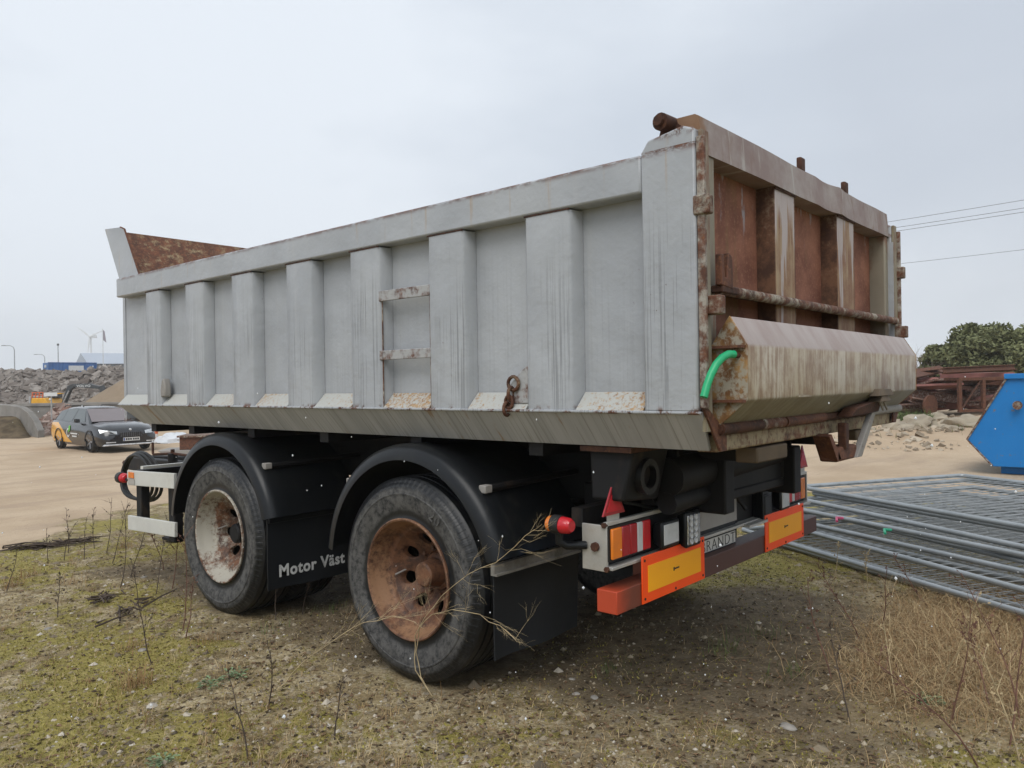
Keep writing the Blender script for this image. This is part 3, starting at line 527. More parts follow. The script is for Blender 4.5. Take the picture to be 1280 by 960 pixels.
# mudguards
for sg in (-1, 1):
    for k, (yc, a0, a1) in enumerate(((1.645, R(6), R(165)), (3.505, R(6), R(165)))):
        g = MB(); rg = .655
        g.lathe([(-.60, rg), (-1.10, rg), (-1.12, rg+.012), (-1.20, rg+.012), (-1.235, rg+.006), (-1.258, rg-.015), (-1.268, rg-.045), (-1.270, rg-.068), (-1.262, rg-.068), (-1.255, rg-.03), (-1.225, rg-.004), (-1.10, rg-.006), (-.60, rg-.006)], 56, 'x', a0, a1, (0, yc, .525), closed=True)
        g.v = [(x, y, z) for x, y, z in g.v]
        G = (g if sg < 0 else mirror(g)).build('mudguard', MT['black'], TR, smooth=45)
        for a in (R(44), R(140)):
            y, z = yc-math.cos(a)*(rg+.022), .525+math.sin(a)*(rg+.022)
            b = MB().tube([(-1.16, y, z), (-.45, y, z+.02)], .019, 8); (b if sg < 0 else mirror(b)).build('guard_stay', MT['chassis'], G, smooth=40)
            b = MB().box(-1.205, -1.155, y-.022, y+.022, z-.018, z+.02); (b if sg < 0 else mirror(b)).build('stay_clamp', MT['dirtysteel'], G, bevel=.005)
    # flaps behind each wheel
    fl = MB(); n = 8
    def flap(y0, zt, zb, xa, xb, bulge):
        q = MB(); n = 10; m_ = 6
        for j in range(m_+1):
            for i in range(n+1):
                x = xa+(xb-xa)*i/n; z = zt+(zb-zt)*j/m_; f_ = j/m_
                q.v.append((x+.05*f_*max(0, i/n-.7), y0+.012*math.sin(i*.9)*f_-bulge*f_*f_+(.10*f_*max(0, i/n-.75)), z-(.03*max(0, i/n-.6)*f_)))
        for j in range(m_):
            for i in range(n): a = j*(n+1)+i; q.f.append((a, a+n+1, a+n+2, a+1)); q.m.append(0)
        nv = len(q.v); q.v += [(x, y+.008, z) for x, y, z in q.v]
        nf = len(q.f)
        for f_ in q.f[:nf]: q.f.append(tuple(i+nv for i in f_[::-1])); q.m.append(0)
        rim_ = [i for i in range(n+1)]+[j*(n+1)+n for j in range(1, m_+1)]+[m_*(n+1)+i for i in range(n-1, -1, -1)]+[j*(n+1) for j in range(m_-1, 0, -1)]
        for a, b in zip(rim_, rim_[1:]+rim_[:1]): q.f.append((a, b, b+nv, a+nv)); q.m.append(0)
        return q
    q = flap(1.05, .66, .235, -1.25, -.60, .0); F1 = (q if sg < 0 else mirror(q)).build('mud_flap', MT['flap'], TR, smooth=50)
    q = MB().box(-1.262, -.62, 1.035, 1.058, .622, .672).box(-1.262, -.62, 1.020, 1.035, .622, .632); (q if sg < 0 else mirror(q)).build('flap_strip', MT['strip_metal'], F1)
    q = flap(2.92, .675, .245, -1.245, -.60, .0); F2 = (q if sg < 0 else mirror(q)).build('mud_flap', MT['flap'], TR, smooth=50)
    q = MB().box(-1.24, -.62, 2.905, 2.919, .655, .685); (q if sg < 0 else mirror(q)).build('flap_strip', MT['black'], F2, bevel=.004)
    if sg < 0:
        tm = text_mesh('Motor Väst', .102, .0030, .0006); tm.materials.append(MT['white_ink'])
        for v in tm.vertices: x_, y_, z_ = v.co; v.co = (-1.178+x_*.95, 2.9085-z_+.0, .320+y_)
        link('lettering', tm, F2)
# ---- tail: beam, boards, light bar
BM = MB().box(-1.155, 1.125, .455, .555, .527, .623).build('bumper_beam', MT['beam'], TR, bevel=.004)
for x in (-.75, .75): MB().box(x-.05, x+.05, .536, .60, .60, .86).build('beam_bracket', MT['beam'], BM)
for x0 in (-.968, .318):
    b = MB().box(x0, x0+.568, .447, .4535, .531, .735).build('reflector_board', MT['board_o'], BM, bevel=.002)
    MB().box(x0+.045, x0+.525, .4445, .4468, .575, .690).build('reflective_panel', MT['board_y'], b)
    MB().box(x0+.262, x0+.272, .4435, .4443, .627, .643).box(x0+.274, x0+.314, .4435, .4443, .632, .639).build('print_mark', MT['ink'], b)
    for dx, dz in ((.02, .02), (.548, .02), (.02, .185), (.548, .185), (.284, .013)): MB().tube([(x0+dx, .4470, .531+dz), (x0+dx, .4445, .531+dz)], .006, 8).build('rivet', MT['ink'], b)
LB = MB().box(-1.16, 1.08, .515, .53, .715, .90).build('light_bar', MT['chassis'], TR)
MB().box(-1.16, 1.08, .495, .514, .888, .905).build('bar_flange', MT['alu'], LB, bevel=.002)
MB().box(-1.16, 1.08, .470, .514, .708, .722).build('bar_flange', MT['alu'], LB, bevel=.002)
MB().box(-1.163, -1.152, .495, .62, .700, .892).build('end_cap', MT['alu'], LB, bevel=.002)
MB().box(1.072, 1.083, .495, .62, .700, .892).build('end_cap', MT['alu'], LB, bevel=.002)
for q in (MB().tube([(-1.175, .55, .80), (-1.163, .55, .80)], .02, 8), MB().tube([(-1.172, .505, .893), (-1.155, .505, .893)], .012, 6), MB().tube([(-1.172, .495, .712), (-1.155, .495, .712)], .012, 6)): q.build('bracket_bolt', MT['rust_dark'], LB)
for x0, cols in ((-1.15, ('amber', 'red', 'red', 'clear', 'red2')), (.735, ('red2', 'clear', 'red', 'red', 'amber'))):
    ws = (.075, .062, .058, .045, .065) if x0 < 0 else (.05, .04, .05, .05, .07)
    L = MB().box(x0-.006, x0+sum(ws)+.012, .488, .513, .742, .885).build('tail_light', MT['ink'], LB); xx = x0
    for w_, c_ in zip(ws, cols): MB().box(xx, xx+w_-.0015, .474, .488, .750, .878).build('lens', MT[c_], L, bevel=.005); xx += w_
for x in (-1.10, 1.02):
    tri = MB().prism([(x-.082, .932), (x+.082, .932), (x, 1.072)], 'y', .497, .505).build('triangle_reflector', MT['red'], LB)
    MB().prism([(x-.058, .945), (x+.058, .945), (x, 1.045)], 'y', .4945, .4965).build('triangle_face', MT['red2'], tri)
    MB().box(x-.04, x+.05, .5055, .509, .895, .945).build('reflector_tab', MT['alu'], tri)
def work_lamp(x0, x1, z0, z1, yb, mt, rot=0):
    L = MB().hexa([(x0+.02, yb+.06, z0+.02), (x1-.02, yb+.06, z0+.02), (x1, yb, z0), (x0, yb, z0), (x0+.02, yb+.06, z1-.02), (x1-.02, yb+.06, z1-.02), (x1, yb, z1), (x0, yb, z1)]).build('work_lamp', MT['black'], LB, bevel=.012)
    MB().box(x0+.018, x1-.018, yb-.004, yb+.002, z0+.018, z1-.018).build('lens', mt, L, bevel=.003)
    return L
work_lamp(-.83, -.665, .742, .868, .43, MT['clear']); L = work_lamp(-.645, -.490, .715, .886, .415, MT['chrome'])
for i in range(2):
    for j in range(5):
        q = MB(); q.lathe([(.0, .015), (-.006, .013), (-.002, .004), (-.004, .0)], 10, 'y', c=(-.603+.042*i, .409, .748+.027*j)); q.build('diode', MT['clear'], L, smooth=40)
work_lamp(.52, .66, .73, .86, .44, MT['clear'])
L = work_lamp(.30, .42, .72, .86, .45, MT['black'])
for i in range(9): MB().box(.30, .42, .452+.008*i, .456+.008*i, .715, .866).build('cooling_fin', MT['black'], L)
MB().box(-.42, .05, .488, .494, .745, .885).build('number_plate', MT['plate'], LB, bevel=.002)
sp = MB().box(-.42, .05, .4985, .506, .60, .744).build('name_plate', MT['flap'], LB)
MB().box(-.415, .046, .4965, .498, .63, .690).build('name_strip', plain('dirty_white_strip', (.50, .49, .46), .6, var=.1), sp)
tm = text_mesh('BRANDT', .078, -.0012, .0004); tm.materials.append(MT['ink'])
for v in tm.vertices: x_, y_, z_ = v.co; v.co = (-.345+x_*1.18, .4958-z_, .633+y_)
link('lettering', tm, sp)
MB().box(.02, .20, .50, .56, .86, .93).tube([(.05, .50, .88), (.08, .45, .80)], .012, 8).build('cable_clamp', MT['chassis'], LB, bevel=.006)
MB().hexa([(.10, .44, .70), (.34, .44, .70), (.34, .51, .70), (.10, .51, .70), (.10, .44, .712), (.34, .44, .712), (.34, .51, .725), (.10, .51, .725)]).build('lamp_bracket', MT['alu'], LB)
for i in range(3): MB().tube([(-.3+.05*i, .52, .90), (-.1+.06*i, .56, 1.0+.02*i), (.2, .6, .98)], .008, 6).build('cable', MT['ink'], LB, smooth=60)
for i, (x0, x1, z_) in enumerate(((-.95, -.30, .95), (-.85, .10, .99), (-.70, .30, .93), (-.40, .55, 1.0))):
    MB().tube([(x0, .62, 1.08), (x0+.05, .57, z_), (x0*.6+x1*.4, .54, z_-.05), (x0*.3+x1*.7, .545, z_-.03), (x1, .58, 1.06)], .009, 7).build('brake_hose', MT['ink'], TR, smooth=60)
for x in (-.72, -.2, .28): MB().box(x-.012, x+.012, .405, .50, .94, 1.195).build('hinge_rib', MT['chassis'], TR)
# side marker lamp on rubber arm
for sg in (-1, 1):
    A = MB().tube([(-1.16, .60, .80), (-1.22, .66, .80), (-1.25, .675, .82), (-1.25, .675, .865)], .018, 8); A = (A if sg < 0 else mirror(A)).build('lamp_arm', MT['black'], TR, smooth=50)
    for nm, pr_, mt in (('lamp_body', [(-.022, 0), (-.022, .040), (.022, .040), (.022, 0)], 'ink'), ('red_lens', [(-.022, .036), (-.060, .033), (-.072, .024), (-.072, 0)], 'red2'), ('amber_lens', [(.022, .036), (.045, .033), (.055, .022), (.055, 0)], 'amber')):
        q = MB().lathe(pr_, 18, 'y', c=(-1.25, .68, .892)); (q if sg < 0 else mirror(q)).build(nm, MT[mt], A, smooth=40)
# ---- drawbar end: planks, jack, hose, lamp
for z0, z1 in ((.735, .85), (.385, .495)):
    for sg in (-1, 1):
        q = MB().hexa([(-1.205, 4.21, z0+.03), (-1.18, 4.21, z0+.03), (-1.18, 4.99, z0), (-1.205, 4.99, z0), (-1.205, 4.21, z1+.025), (-1.18, 4.21, z1+.025), (-1.18, 4.99, z1), (-1.205, 4.99, z1)])
        PL = (q if sg < 0 else mirror(q)).build('side_plank', MT['planks'], TR, bevel=.003)
        if z0 > .6 and sg < 0:
            MB().box(-1.212, -1.206, 4.86, 4.955, .795, .842).build('amber_reflector', MT['amber'], PL, bevel=.003)
            MB().box(-1.210, -1.206, 4.85, 4.965, .745, .79).build('label_patch', MT['alu'], PL)
for y in (4.31, 4.85):
    for sg in (-1, 1):
        q = MB().box(-1.178, -1.11, y-.045, y+.045, .36 if y < 4.5 else .42, .86); (q if sg < 0 else mirror(q)).build('plank_post', MT['chassis'], TR, bevel=.008)
for y in (4.31, 4.85): MB().box(-1.109, 1.109, y-.03, y+.03, .80, .86).build('outrigger', MT['chassis'], TR)
q = MB().lathe([(-.03, 0), (-.03, .045), (.03, .045), (.05, .035), (.055, 0)], 18, 'y', c=(-1.2, 5.10, .785)); q.v = [(x, y, z) for x, y, z in q.v]; ML = q.build('marker_lamp', MT['ink'], TR, smooth=40)
MB().lathe([(-.031, .040), (-.07, .036), (-.082, .024), (-.082, 0)], 18, 'y', c=(-1.2, 5.10, .785)).build('red_lens', MT['red2'], ML, smooth=40)
MB().tube([(-1.19, 4.9, .77), (-1.2, 5.08, .78)], .014, 8).build('lamp_arm', MT['ink'], ML)
for sg in (-1, 1):
    q = MB().hexa([(-.44, 4.9, .62), (-.34, 4.9, .62), (-.02, 7.6, .60), (-.12, 7.6, .60), (-.44, 4.9, .82), (-.34, 4.9, .82), (-.02, 7.6, .74), (-.12, 7.6, .74)]); (q if sg < 0 else mirror(q)).build('drawbar_beam', MT['chassis'], TR, bevel=.01)
q = MB(); torus(q, (0, 7.75, .66), .07, .028, 'z', 20); q.box(-.05, .05, 7.4, 7.70, .62, .70); q.build('towing_eye', MT['rust_dark'], TR, smooth=45)
MB().box(-.9, .3, 5.4, 5.45, .80, .83).build('hose_rail', MT['planks'], TR)
JK = MB().tube([(-.3, 6.12, .30), (-.3, 6.12, .86)], .045, 12).tube([(-.3, 6.12, .05), (-.3, 6.12, .31)], .035, 12).box(-.38, -.22, 6.04, 6.20, .03, .055).build('support_jack', MT['chassis'], TR, smooth=40)
MB().tube([(-.3, 5.6, .85), (-.3, 6.12, .86), (-.3, 6.53, .83), (-.3, 6.545, .845), (-.3, 6.545, .95)], .013, 8).tube([(-.3, 6.12, .86), (-.3, 6.12, .90)], .02, 8).build('crank', MT['rust_dark'], JK, smooth=60)
for i in range(3):
    q = MB(); pts = []
    for k in range(40):
        a = 2*math.pi*k/30; pts.append((-.55+.03*i+.02*math.sin(a*2), 6.35+(.33+.03*i)*math.cos(a), .64+(.22+.012*i)*math.sin(a)+.01*math.sin(3*a)))
    q.tube(pts, .016, 7).build('brake_hose', MT['ink'], TR, smooth=60)
q = MB().tube([(-.9, 4.95, .70), (-.85, 4.9, .60), (-.8, 4.7, .50), (-.8, 4.5, .52), (-.8, 4.42, .66)], .010, 7); q.build('brake_hose', MT['ink'], TR, smooth=60)
for i in range(9):
    q = MB(); torus(q, (-.95, 4.62, .70-.034*i), .013, .004, 'x' if i % 2 else 'y', 10, sy=1.5); q.build('safety_chain_link', MT['rust_dark'], TR)
# ------------------------------------------------------------------ things behind the yard, on the left
def Z(p): return ground_z(p.x, p.y)
def gp(u, v, dep):                               # ground point below a pixel at a known distance ahead
    p = at(u, v, dep); return Vector((p.x, p.y, ground_z(p.x, p.y)))
M_conc = plain('weathered_concrete', (.27, .255, .235), .9, 0, .3, 1.6, .3, .2, dirt=(.13, .12, .10), dirt_amt=.7)
M_rub = None
t = NT('rubble_grey'); oi = t.n('ShaderNodeAttribute', attribute_name='tone').outputs['Fac']
M_rub = t.set(t.mix(t.step(t.noise(.9, 4), .3, .7), t.mix(oi, (.11, .092, .08), (.27, .24, .215)), t.mix(oi, (.15, .125, .108), (.34, .31, .28))), .95, 0, .1)
t = NT('broken_brick'); oi = t.n('ShaderNodeAttribute', attribute_name='tone').outputs['Fac']
M_brick = t.set(t.mix(oi, (.19, .10, .075), (.40, .33, .29)), .95, 0, .1)
def chunk_pile(name, label, cat, pts, size, mat, flat=.6, seed=1, base=None):
    rnd = random.Random(seed); mb = MB(); tone = []
    if base: mb.v, mb.f, mb.m = list(base.v), list(base.f), list(base.m); tone += [.1]*len(mb.v)
    for p in pts:
        k = size*rnd.choice((.5, .7, .8, 1, 1.3, 1.9)); sx, sy, sz = (k*rnd.uniform(.5, 1.3) for _ in range(3)); sz *= flat
        e = Matrix.Rotation(rnd.uniform(0, 6.3), 3, 'Z') @ Matrix.Rotation(rnd.uniform(-.7, .7), 3, 'X') @ Matrix.Rotation(rnd.uniform(-.7, .7), 3, 'Y'); tn = rnd.random()
        vs = [Vector(p)+e @ Vector((a*sx*rnd.uniform(.6, 1), b*sy*rnd.uniform(.6, 1), c_*sz*rnd.uniform(.6, 1))) for c_ in (-1, 1) for a, b in ((-1, -1), (1, -1), (1, 1), (-1, 1))]
        mb.hexa(vs); tone += [tn]*8
    o = mb.build(name, mat); a = o.data.attributes.new('tone', 'FLOAT', 'POINT'); a.data.foreach_set('value', tone); return tag(o, label, cat, kind='stuff')
def heap_h(lat, dep):
    n = mnoise.noise(Vector((lat*.16, dep*.16, 0)))*.55+mnoise.noise(Vector((lat*.5, dep*.5, 4)))*.22
    top = 3.05+n
    top -= .55*math.exp(-((lat+37)/3.2)**2)           # saddle below the container
    return -.6+(top+.6)*ss(52, 64, dep+2.5*mnoise.noise(Vector((lat*.1, 0, 1))))
hb = MB(); la = np.arange(-66, 4, 1.2); de = list(np.arange(50, 80, 1.2))+[90, 110, 140, 170]
for d in de:
    for l in la: hb.v.append(tuple(cw(l, d, heap_h(l, min(d, 80)) if d < 85 else 2.6)))
for j in range(len(de)-1):
    for i in range(len(la)-1): a = j*len(la)+i; hb.f.append((a, a+1, a+len(la)+1, a+len(la))); hb.m.append(0)
rnd = random.Random(3); pts = []
for i in range(15000):
    l = rnd.uniform(-62, -18) if i % 6 else rnd.uniform(-18, 2); d = rnd.uniform(52, 73); pts.append(cw(l, d, heap_h(l, d)+rnd.uniform(-.08, .10)))
chunk_pile('rubble_heap', 'long grey heap of broken concrete rubble behind the retaining wall', 'rubble heap', pts, .20, M_rub, .55, 5, hb)
# tan gravel cone
gcx, gcd = -22.6, 49; g = MB(); n = 40; rings = 14
for j in range(rings+1):
    rr = 5.6*j/rings
    for i in range(n):
        a = 2*math.pi*i/n; h = 3.75*(1-(j/rings)**1.1)+.10*mnoise.noise(Vector((rr*math.cos(a)*.8, rr*math.sin(a)*.8, 2)))
        q = cw(gcx+rr*math.cos(a), gcd+rr*math.sin(a), -.6+h); g.v.append(tuple(q))
for j in range(rings):
    for i in range(n): g.f.append((j*n+i, (j+1)*n+i, (j+1)*n+(i+1) % n, j*n+(i+1) % n)); g.m.append(0)
t = NT('tan_gravel'); M_tan = t.set(t.mix(t.noise(1.2, 6, rough=.7), (.19, .145, .10), (.36, .28, .20)), .95, 0, .1); t.bump(t.noise(6, 6, rough=.75), .9, .1)
tag(g.build('gravel_heap', M_tan, smooth=60), 'smooth tan gravel cone rising beside the grey rubble', 'gravel heap')
# retaining walls
def wall(name, label, path, h0, h1, th, mat, cap=True):
    e = empty(name, path[0]); o = Vector(path[0]); m_ = MB(); c_ = MB(); n = len(path)
    for i, p in enumerate(path):
        p = Vector(p); q = Vector(path[min(i+1, n-1)])-Vector(path[max(i-1, 0)]); q.z = 0; q.normalize(); s_ = Vector((-q.y, q.x, 0))*th/2
        h = h0+(h1-h0)*i/(n-1)
        for k, (mb, za, zb, w) in enumerate(((m_, p.z-.3, p.z+h, 1), (c_, p.z+h+.002, p.z+h+.14, 1.35))):
            mb.v += [tuple(Vector((p.x, p.y, za))-s_*w-o), tuple(Vector((p.x, p.y, za))+s_*w-o), tuple(Vector((p.x, p.y, zb))+s_*w-o), tuple(Vector((p.x, p.y, zb))-s_*w-o)]
    for mb in (m_, c_):
        for i in range(n-1):
            for k in range(4): mb.f.append((i*4+k, i*4+(k+1) % 4, (i+1)*4+(k+1) % 4, (i+1)*4+k)); mb.m.append(0)
        mb.f += [(0, 3, 2, 1), ((n-1)*4, (n-1)*4+1, (n-1)*4+2, (n-1)*4+3)]; mb.m += [0, 0]
    m_.build('wall_face', mat, e)
    if cap: c_.build('coping', mat, e)
    return tag(e, label, 'wall')
wall('retaining_wall', 'long low concrete wall running behind the black car', [gp(20+i*21, 520, 39) for i in range(12)], 1.28, 1.28, .4, M_conc)
wp = [(-14, 505, 37), (10, 510, 36.2), (25, 512, 35.6), (35, 516, 35), (42, 525, 34.4), (47, 538, 33.8)]
cwl = empty('curved_wall', gp(-14, 505, 37)); o_ = cwl.location.copy()
for i in range(len(wp)-1):
    a, b = wp[i], wp[i+1]; hs_ = [1.45, 1.40, 1.32, 1.05, .70, .32]
    pa, pb = gp(*a), gp(*b)
    wv = [pa+Vector((0, 0, -.3))-o_, pb+Vector((0, 0, -.3))-o_]; off = Vector((cF.x, cF.y, 0)).normalized()*.5
    m_ = MB().hexa([wv[0], wv[1], wv[1]+off, wv[0]+off, wv[0]+Vector((0, 0, .3+hs_[i])), wv[1]+Vector((0, 0, .3+hs_[i+1])), wv[1]+off+Vector((0, 0, .3+hs_[i+1])), wv[0]+off+Vector((0, 0, .3+hs_[i]))]).build('wall_block', M_conc, cwl, bevel=.03)
tag(cwl, 'short sloping concrete wing wall stepping down beside the brick pile', 'wall')
rnd = random.Random(8); pts = []
for i in range(700):
    a = rnd.random(); u = 44+a*44; d = 35.5+rnd.uniform(0, 2.6); p = gp(u, 530, d); k = (d-35.5)/2.6
    pts.append((p.x, p.y, p.z+max(0, (.15+1.15*k)*(.35+.65*ss(0, .75, a)))*rnd.uniform(.75, 1.05)))
chunk_pile('brick_pile', 'reddish pile of broken bricks heaped against the concrete wall', 'brick pile', pts, .11, M_brick, .6, 6)
q = MB()
for j in range(9):
    for i in range(16):
        u = -30+i*5; d = 33.2+j*.4; p = gp(u, 530, d); h = .95*ss(33.2, 36, d)*(1-ss(20, 44, u))+.06*mnoise.noise(Vector((u*.2, d*2, 0))); q.v.append((p.x, p.y, p.z-.06+h))
for j in range(8):
    for i in range(15): a = j*16+i; q.f.append((a, a+1, a+17, a+16)); q.m.append(0)
M_soil = plain('dark_grassy_soil', (.10, .075, .048), .95, 0, .4, 2, .6, .1, dirt=(.15, .125, .06))
tag(q.build('soil_heap', M_soil, smooth=60), 'dark brown soil heap in front of the sloping wing wall', 'soil heap')
# sign on a post
p = gp(64.5, 520, 36.5); e = empty('post_sign', p)
M_wh = plain('faded_white_sheet', (.62, .63, .62), .6, var=.06, scale=4); M_gp = plain('grey_post', (.35, .35, .34), .6)
MB().tube([(0, 0, 0), (0, 0, 1.95)], .035, 8).build('post', M_gp, e)
d_ = (cR-Vector((0, 0, cR.z))).normalized()
def facing(mb_name, mat, par, w, z0, z1, th=.03, off=0):
    nrm = Vector((-cF.x, -cF.y, 0)).normalized(); a = d_*(w/2); c0 = nrm*(.045+off); c1 = nrm*(.045+off+th)
    m_ = MB().hexa([tuple(-a+c1+Vector((0, 0, z0))), tuple(a+c1+Vector((0, 0, z0))), tuple(a+c0+Vector((0, 0, z0))), tuple(-a+c0+Vector((0, 0, z0))), tuple(-a+c1+Vector((0, 0, z1))), tuple(a+c1+Vector((0, 0, z1))), tuple(a+c0+Vector((0, 0, z1))), tuple(-a+c0+Vector((0, 0, z1)))])
    return m_.build(mb_name, mat, par)
facing('board', M_wh, e, .62, 1.78, 1.95)
tag(e, 'narrow white name board on a thin post above the concrete wall', 'sign')
# excavator behind the wall
p = gp(64, 500, 53); EX = empty('excavator', p, math.atan2(cR.y, cR.x))
M_yel = plain('yellow_machine_paint', (.72, .36, .02), .45, var=.1, scale=2); M_dk = plain('dark_machine_grey', (.045, .05, .055), .5, var=.2, scale=2)
M_ored = plain('orange_red_rail', (.62, .13, .04), .5)
for y in (-.9, .9): MB().prism([(-1.9, .25), (-1.6, 0), (1.6, 0), (1.9, .25), (1.9, .6), (1.6, .85), (-1.6, .85), (-1.9, .6)], 'y', y-.3, y+.3).build('crawler_track', M_dk, EX, bevel=.04)
MB().box(-1.15, 1.15, -1.1, 1.1, .9, 1.1).build('turntable', M_dk, EX)
MB().prism([(-1.05, 1.12), (.62, 1.12), (.15, 1.9), (-.95, 1.9)], 'y', -1.25, 1.25).build('engine_cover', M_yel, EX, bevel=.05)
MB().box(-1.22, -1.06, -1.2, 1.2, 1.15, 2.05).build('counterweight', plain('grey_counterweight', (.35, .36, .37), .5), EX, bevel=.05)
MB().prism([(.35, 1.9), (.3, 2.28), (-.1, 2.32), (-.2, 1.9)], 'y', -.2, 1.15).build('cab', M_dk, EX, bevel=.05)
MB().box(-.1, .95, -.15, .3, 2.22, 2.32).build('cab_roof', M_yel, EX, bevel=.03)
for x in (-.95, -.65, -.35, -.05): MB().tube([(x, -1.2, 1.9), (x+.08, -1.2, 2.4)], .045, 6).build('handrail', M_ored, EX)
for z in (2.15, 2.4): MB().tube([(-.95, -1.2, z), (.05, -1.2, z)], .035, 6).build('handrail', M_ored, EX)
BO = MB().prism([(.9, 1.15), (1.2, 1.15), (1.75, 2.55), (2.1, 2.85), (4.3, 2.62), (4.35, 2.85), (3.4, 3.12), (2.0, 3.12), (1.55, 2.95)], 'y', -.22, .22).build('boom', M_dk, EX, bevel=.03)
MB().prism([(4.2, 2.85), (4.6, 2.95), (5.2, .6), (4.95, .5)], 'y', -.18, .18).build('dipper_arm', M_dk, EX, bevel=.03)
MB().tube([(1.15, -.3, 1.3), (1.72, -.3, 2.5)], .06, 8).build('boom_cylinder', plain('hydraulic_steel', (.5, .5, .5), .3, .6), EX)
MB().prism([(4.9, .6), (5.3, .65), (5.6, .1), (5.2, -.1), (4.7, .05)], 'y', -.5, .5).build('bucket', M_dk, EX, bevel=.03)
tm = text_mesh('VOLVO', .30, .006, .004); tm.materials.append(M_wh)
for v in tm.vertices: x_, y_, z_ = v.co; v.co = (2.35+x_*1.15, -.225-z_, 2.82+y_)
link('lettering', tm, BO)
EX.scale = (.78, .78, .76); EX.location.z += .12
tag(EX, 'yellow excavator with dark boom working behind the concrete wall', 'excavator')
# blue container on the heap
p = cw((88-640)/FPX*108, 108, 2.75); CT = empty('shipping_container', p, math.atan2(cR.y, cR.x)+R(46))
M_blue = plain('container_blue', (.022, .115, .33), .5, var=.15, scale=.8)
q = MB(); xs = np.linspace(-3.03, 3.03, 61)
for i, x in enumerate(xs):
    y = -1.2+(.04 if (i//2) % 2 else 0)
    q.v += [(x, y, .15), (x, y, 2.5)]
for i in range(60): q.f.append((2*i, 2*i+2, 2*i+3, 2*i+1)); q.m.append(0)
q.build('corrugated_side', M_blue, CT)
MB().box(-3.03, 3.03, -1.1, 1.2, .1, 2.55).build('shell', M_blue, CT)
for x in (-3.03, 2.93): MB().box(x, x+.12, -1.25, -1.08, 0, 2.6).build('corner_post', M_blue, CT)
for z in (0, 2.5): MB().box(-2.9, 2.9, -1.245, -1.1, z, z+.1).build('side_rail', M_blue, CT)
MB().box(-.55, 1.35, -1.27, -1.252, 1.45, 2.15).build('sign_panel', M_wh, CT)
for k in range(5): MB().box(2.45, 2.6, -1.262, -1.252, .5+k*.36, .72+k*.36).build('marking', M_wh, CT)
MB().box(-3.15, -3.04, -.45, .05, 1.9, 2.25).build('end_label', M_wh, CT)
tag(CT, 'blue shipping container with a white sign standing on the rubble heap', 'container')
# warehouse
p = cw((150-640)/FPX*185, 185, -.6); WH = empty('warehouse', p, math.atan2(cR.y, cR.x)+R(36))
M_roof = plain('pale_blue_grey_roof', (.36, .40, .46), .5, var=.05, scale=.2); M_wall = plain('grey_metal_cladding', (.15, .165, .18), .6, var=.08, scale=.3)
MB().box(-6.2, 34, 0, 22, 0, 8.2).build('wall', M_wall, WH)
MB().prism([(-.6, 8.25), (11, 11.2), (22.6, 8.25)], 'x', -6.8, 34.6).build('roof', M_roof, WH)
MB().box(-6.3, 34.1, -.25, -.02, 7.5, 8.18).build('gutter_band', plain('dark_band', (.10, .11, .13), .5), WH)
for k in range(3): MB().box(-5.4+k*7, -1.6+k*7, -.15, -.02, 0, 5.2).build('roller_door', M_wh, WH)
tag(WH, 'grey metal warehouse with a pale low roof on the horizon', 'warehouse')
# wind turbine
p = cw((114.5-640)/FPX*800, 800, -.6); hubz = 57
WT = empty('wind_turbine', p, math.atan2(cR.y, cR.x)); M_tb = plain('turbine_white', (.70, .71, .72), .5, var=.02, bump=0)
MB().tube([(0, 0, 0), (0, 0, hubz-1)], [1.35, .8], 16).build('tower', M_tb, WT, smooth=40)
MB().box(-1.2, 6, -1.5, 1.5, hubz-1.3, hubz+1.4).build('nacelle', M_tb, WT, bevel=.6)
HB = MB().lathe([(0, 1.2), (-1.1, 1.0), (-1.9, 0)], 16, 'y', c=(0, -1.6, hubz)).build('rotor_hub', M_tb, WT, smooth=40)
for ang in (R(142), R(24), R(262)):
    c_, s_ = math.cos(ang), math.sin(ang); L_ = 16.8
    def bl(r_, w): return [(c_*r_-s_*w, -2.2, hubz+s_*r_+c_*w), (c_*r_+s_*w, -2.2, hubz+s_*r_-c_*w)]
    b_ = MB(); st_ = [(1, .5), (4, .85), (10, .55), (L_, .12)]
    for r_, w in st_:
        a, b = bl(r_, w); b_.v += [a, b, (b[0], b[1]+.5, b[2]), (a[0], a[1]+.5, a[2])]
    for i in range(3):
        for k in range(4): b_.f.append((i*4+k, i*4+(k+1) % 4, i*4+4+(k+1) % 4, i*4+4+k)); b_.m.append(0)
    b_.build('blade', M_tb, HB)
tag(WT, 'white wind turbine fading into the snow haze beyond the warehouse', 'wind turbine')
# lamps and flagpole
M_lp = plain('galvanised_lamp_post', (.33, .34, .35), .5, .2)
def lamp(u, v_top, arm, dep, label):
    zt = at(u, v_top, dep).z; p = cw((u-640)/FPX*dep, dep, -.6); e = empty('street_lamp', p, math.atan2(cR.y, cR.x)); h = zt+.6
    if arm:
        MB().tube([(0, 0, 0), (0, 0, h-.8), (-.25, 0, h-.25), (-.8, 0, h), (-arm, 0, h+.05)], [.11, .09, .08, .07, .06], 8).build('post', M_lp, e, smooth=60)
        MB().box(-arm-.7, -arm+.1, -.15, .15, h-.05, h+.12).build('lamp_head', M_lp, e, bevel=.03)
    else:
        MB().tube([(0, 0, 0), (0, 0, h)], [.11, .07], 8).build('post', M_lp, e); MB().tube([(0, 0, h), (0, 0, h+.35)], .18, 10).build('lamp_head', M_dk, e)
    tag(e, label, 'street lamp', 'street lamps beyond the rubble')
lamp(18.7, 432, 1.7, 150, 'curved-arm street lamp, tallest, at the left edge above the rubble')
lamp(56.5, 443, 1.9, 190, 'smaller faint curved-arm street lamp left of the blue container')
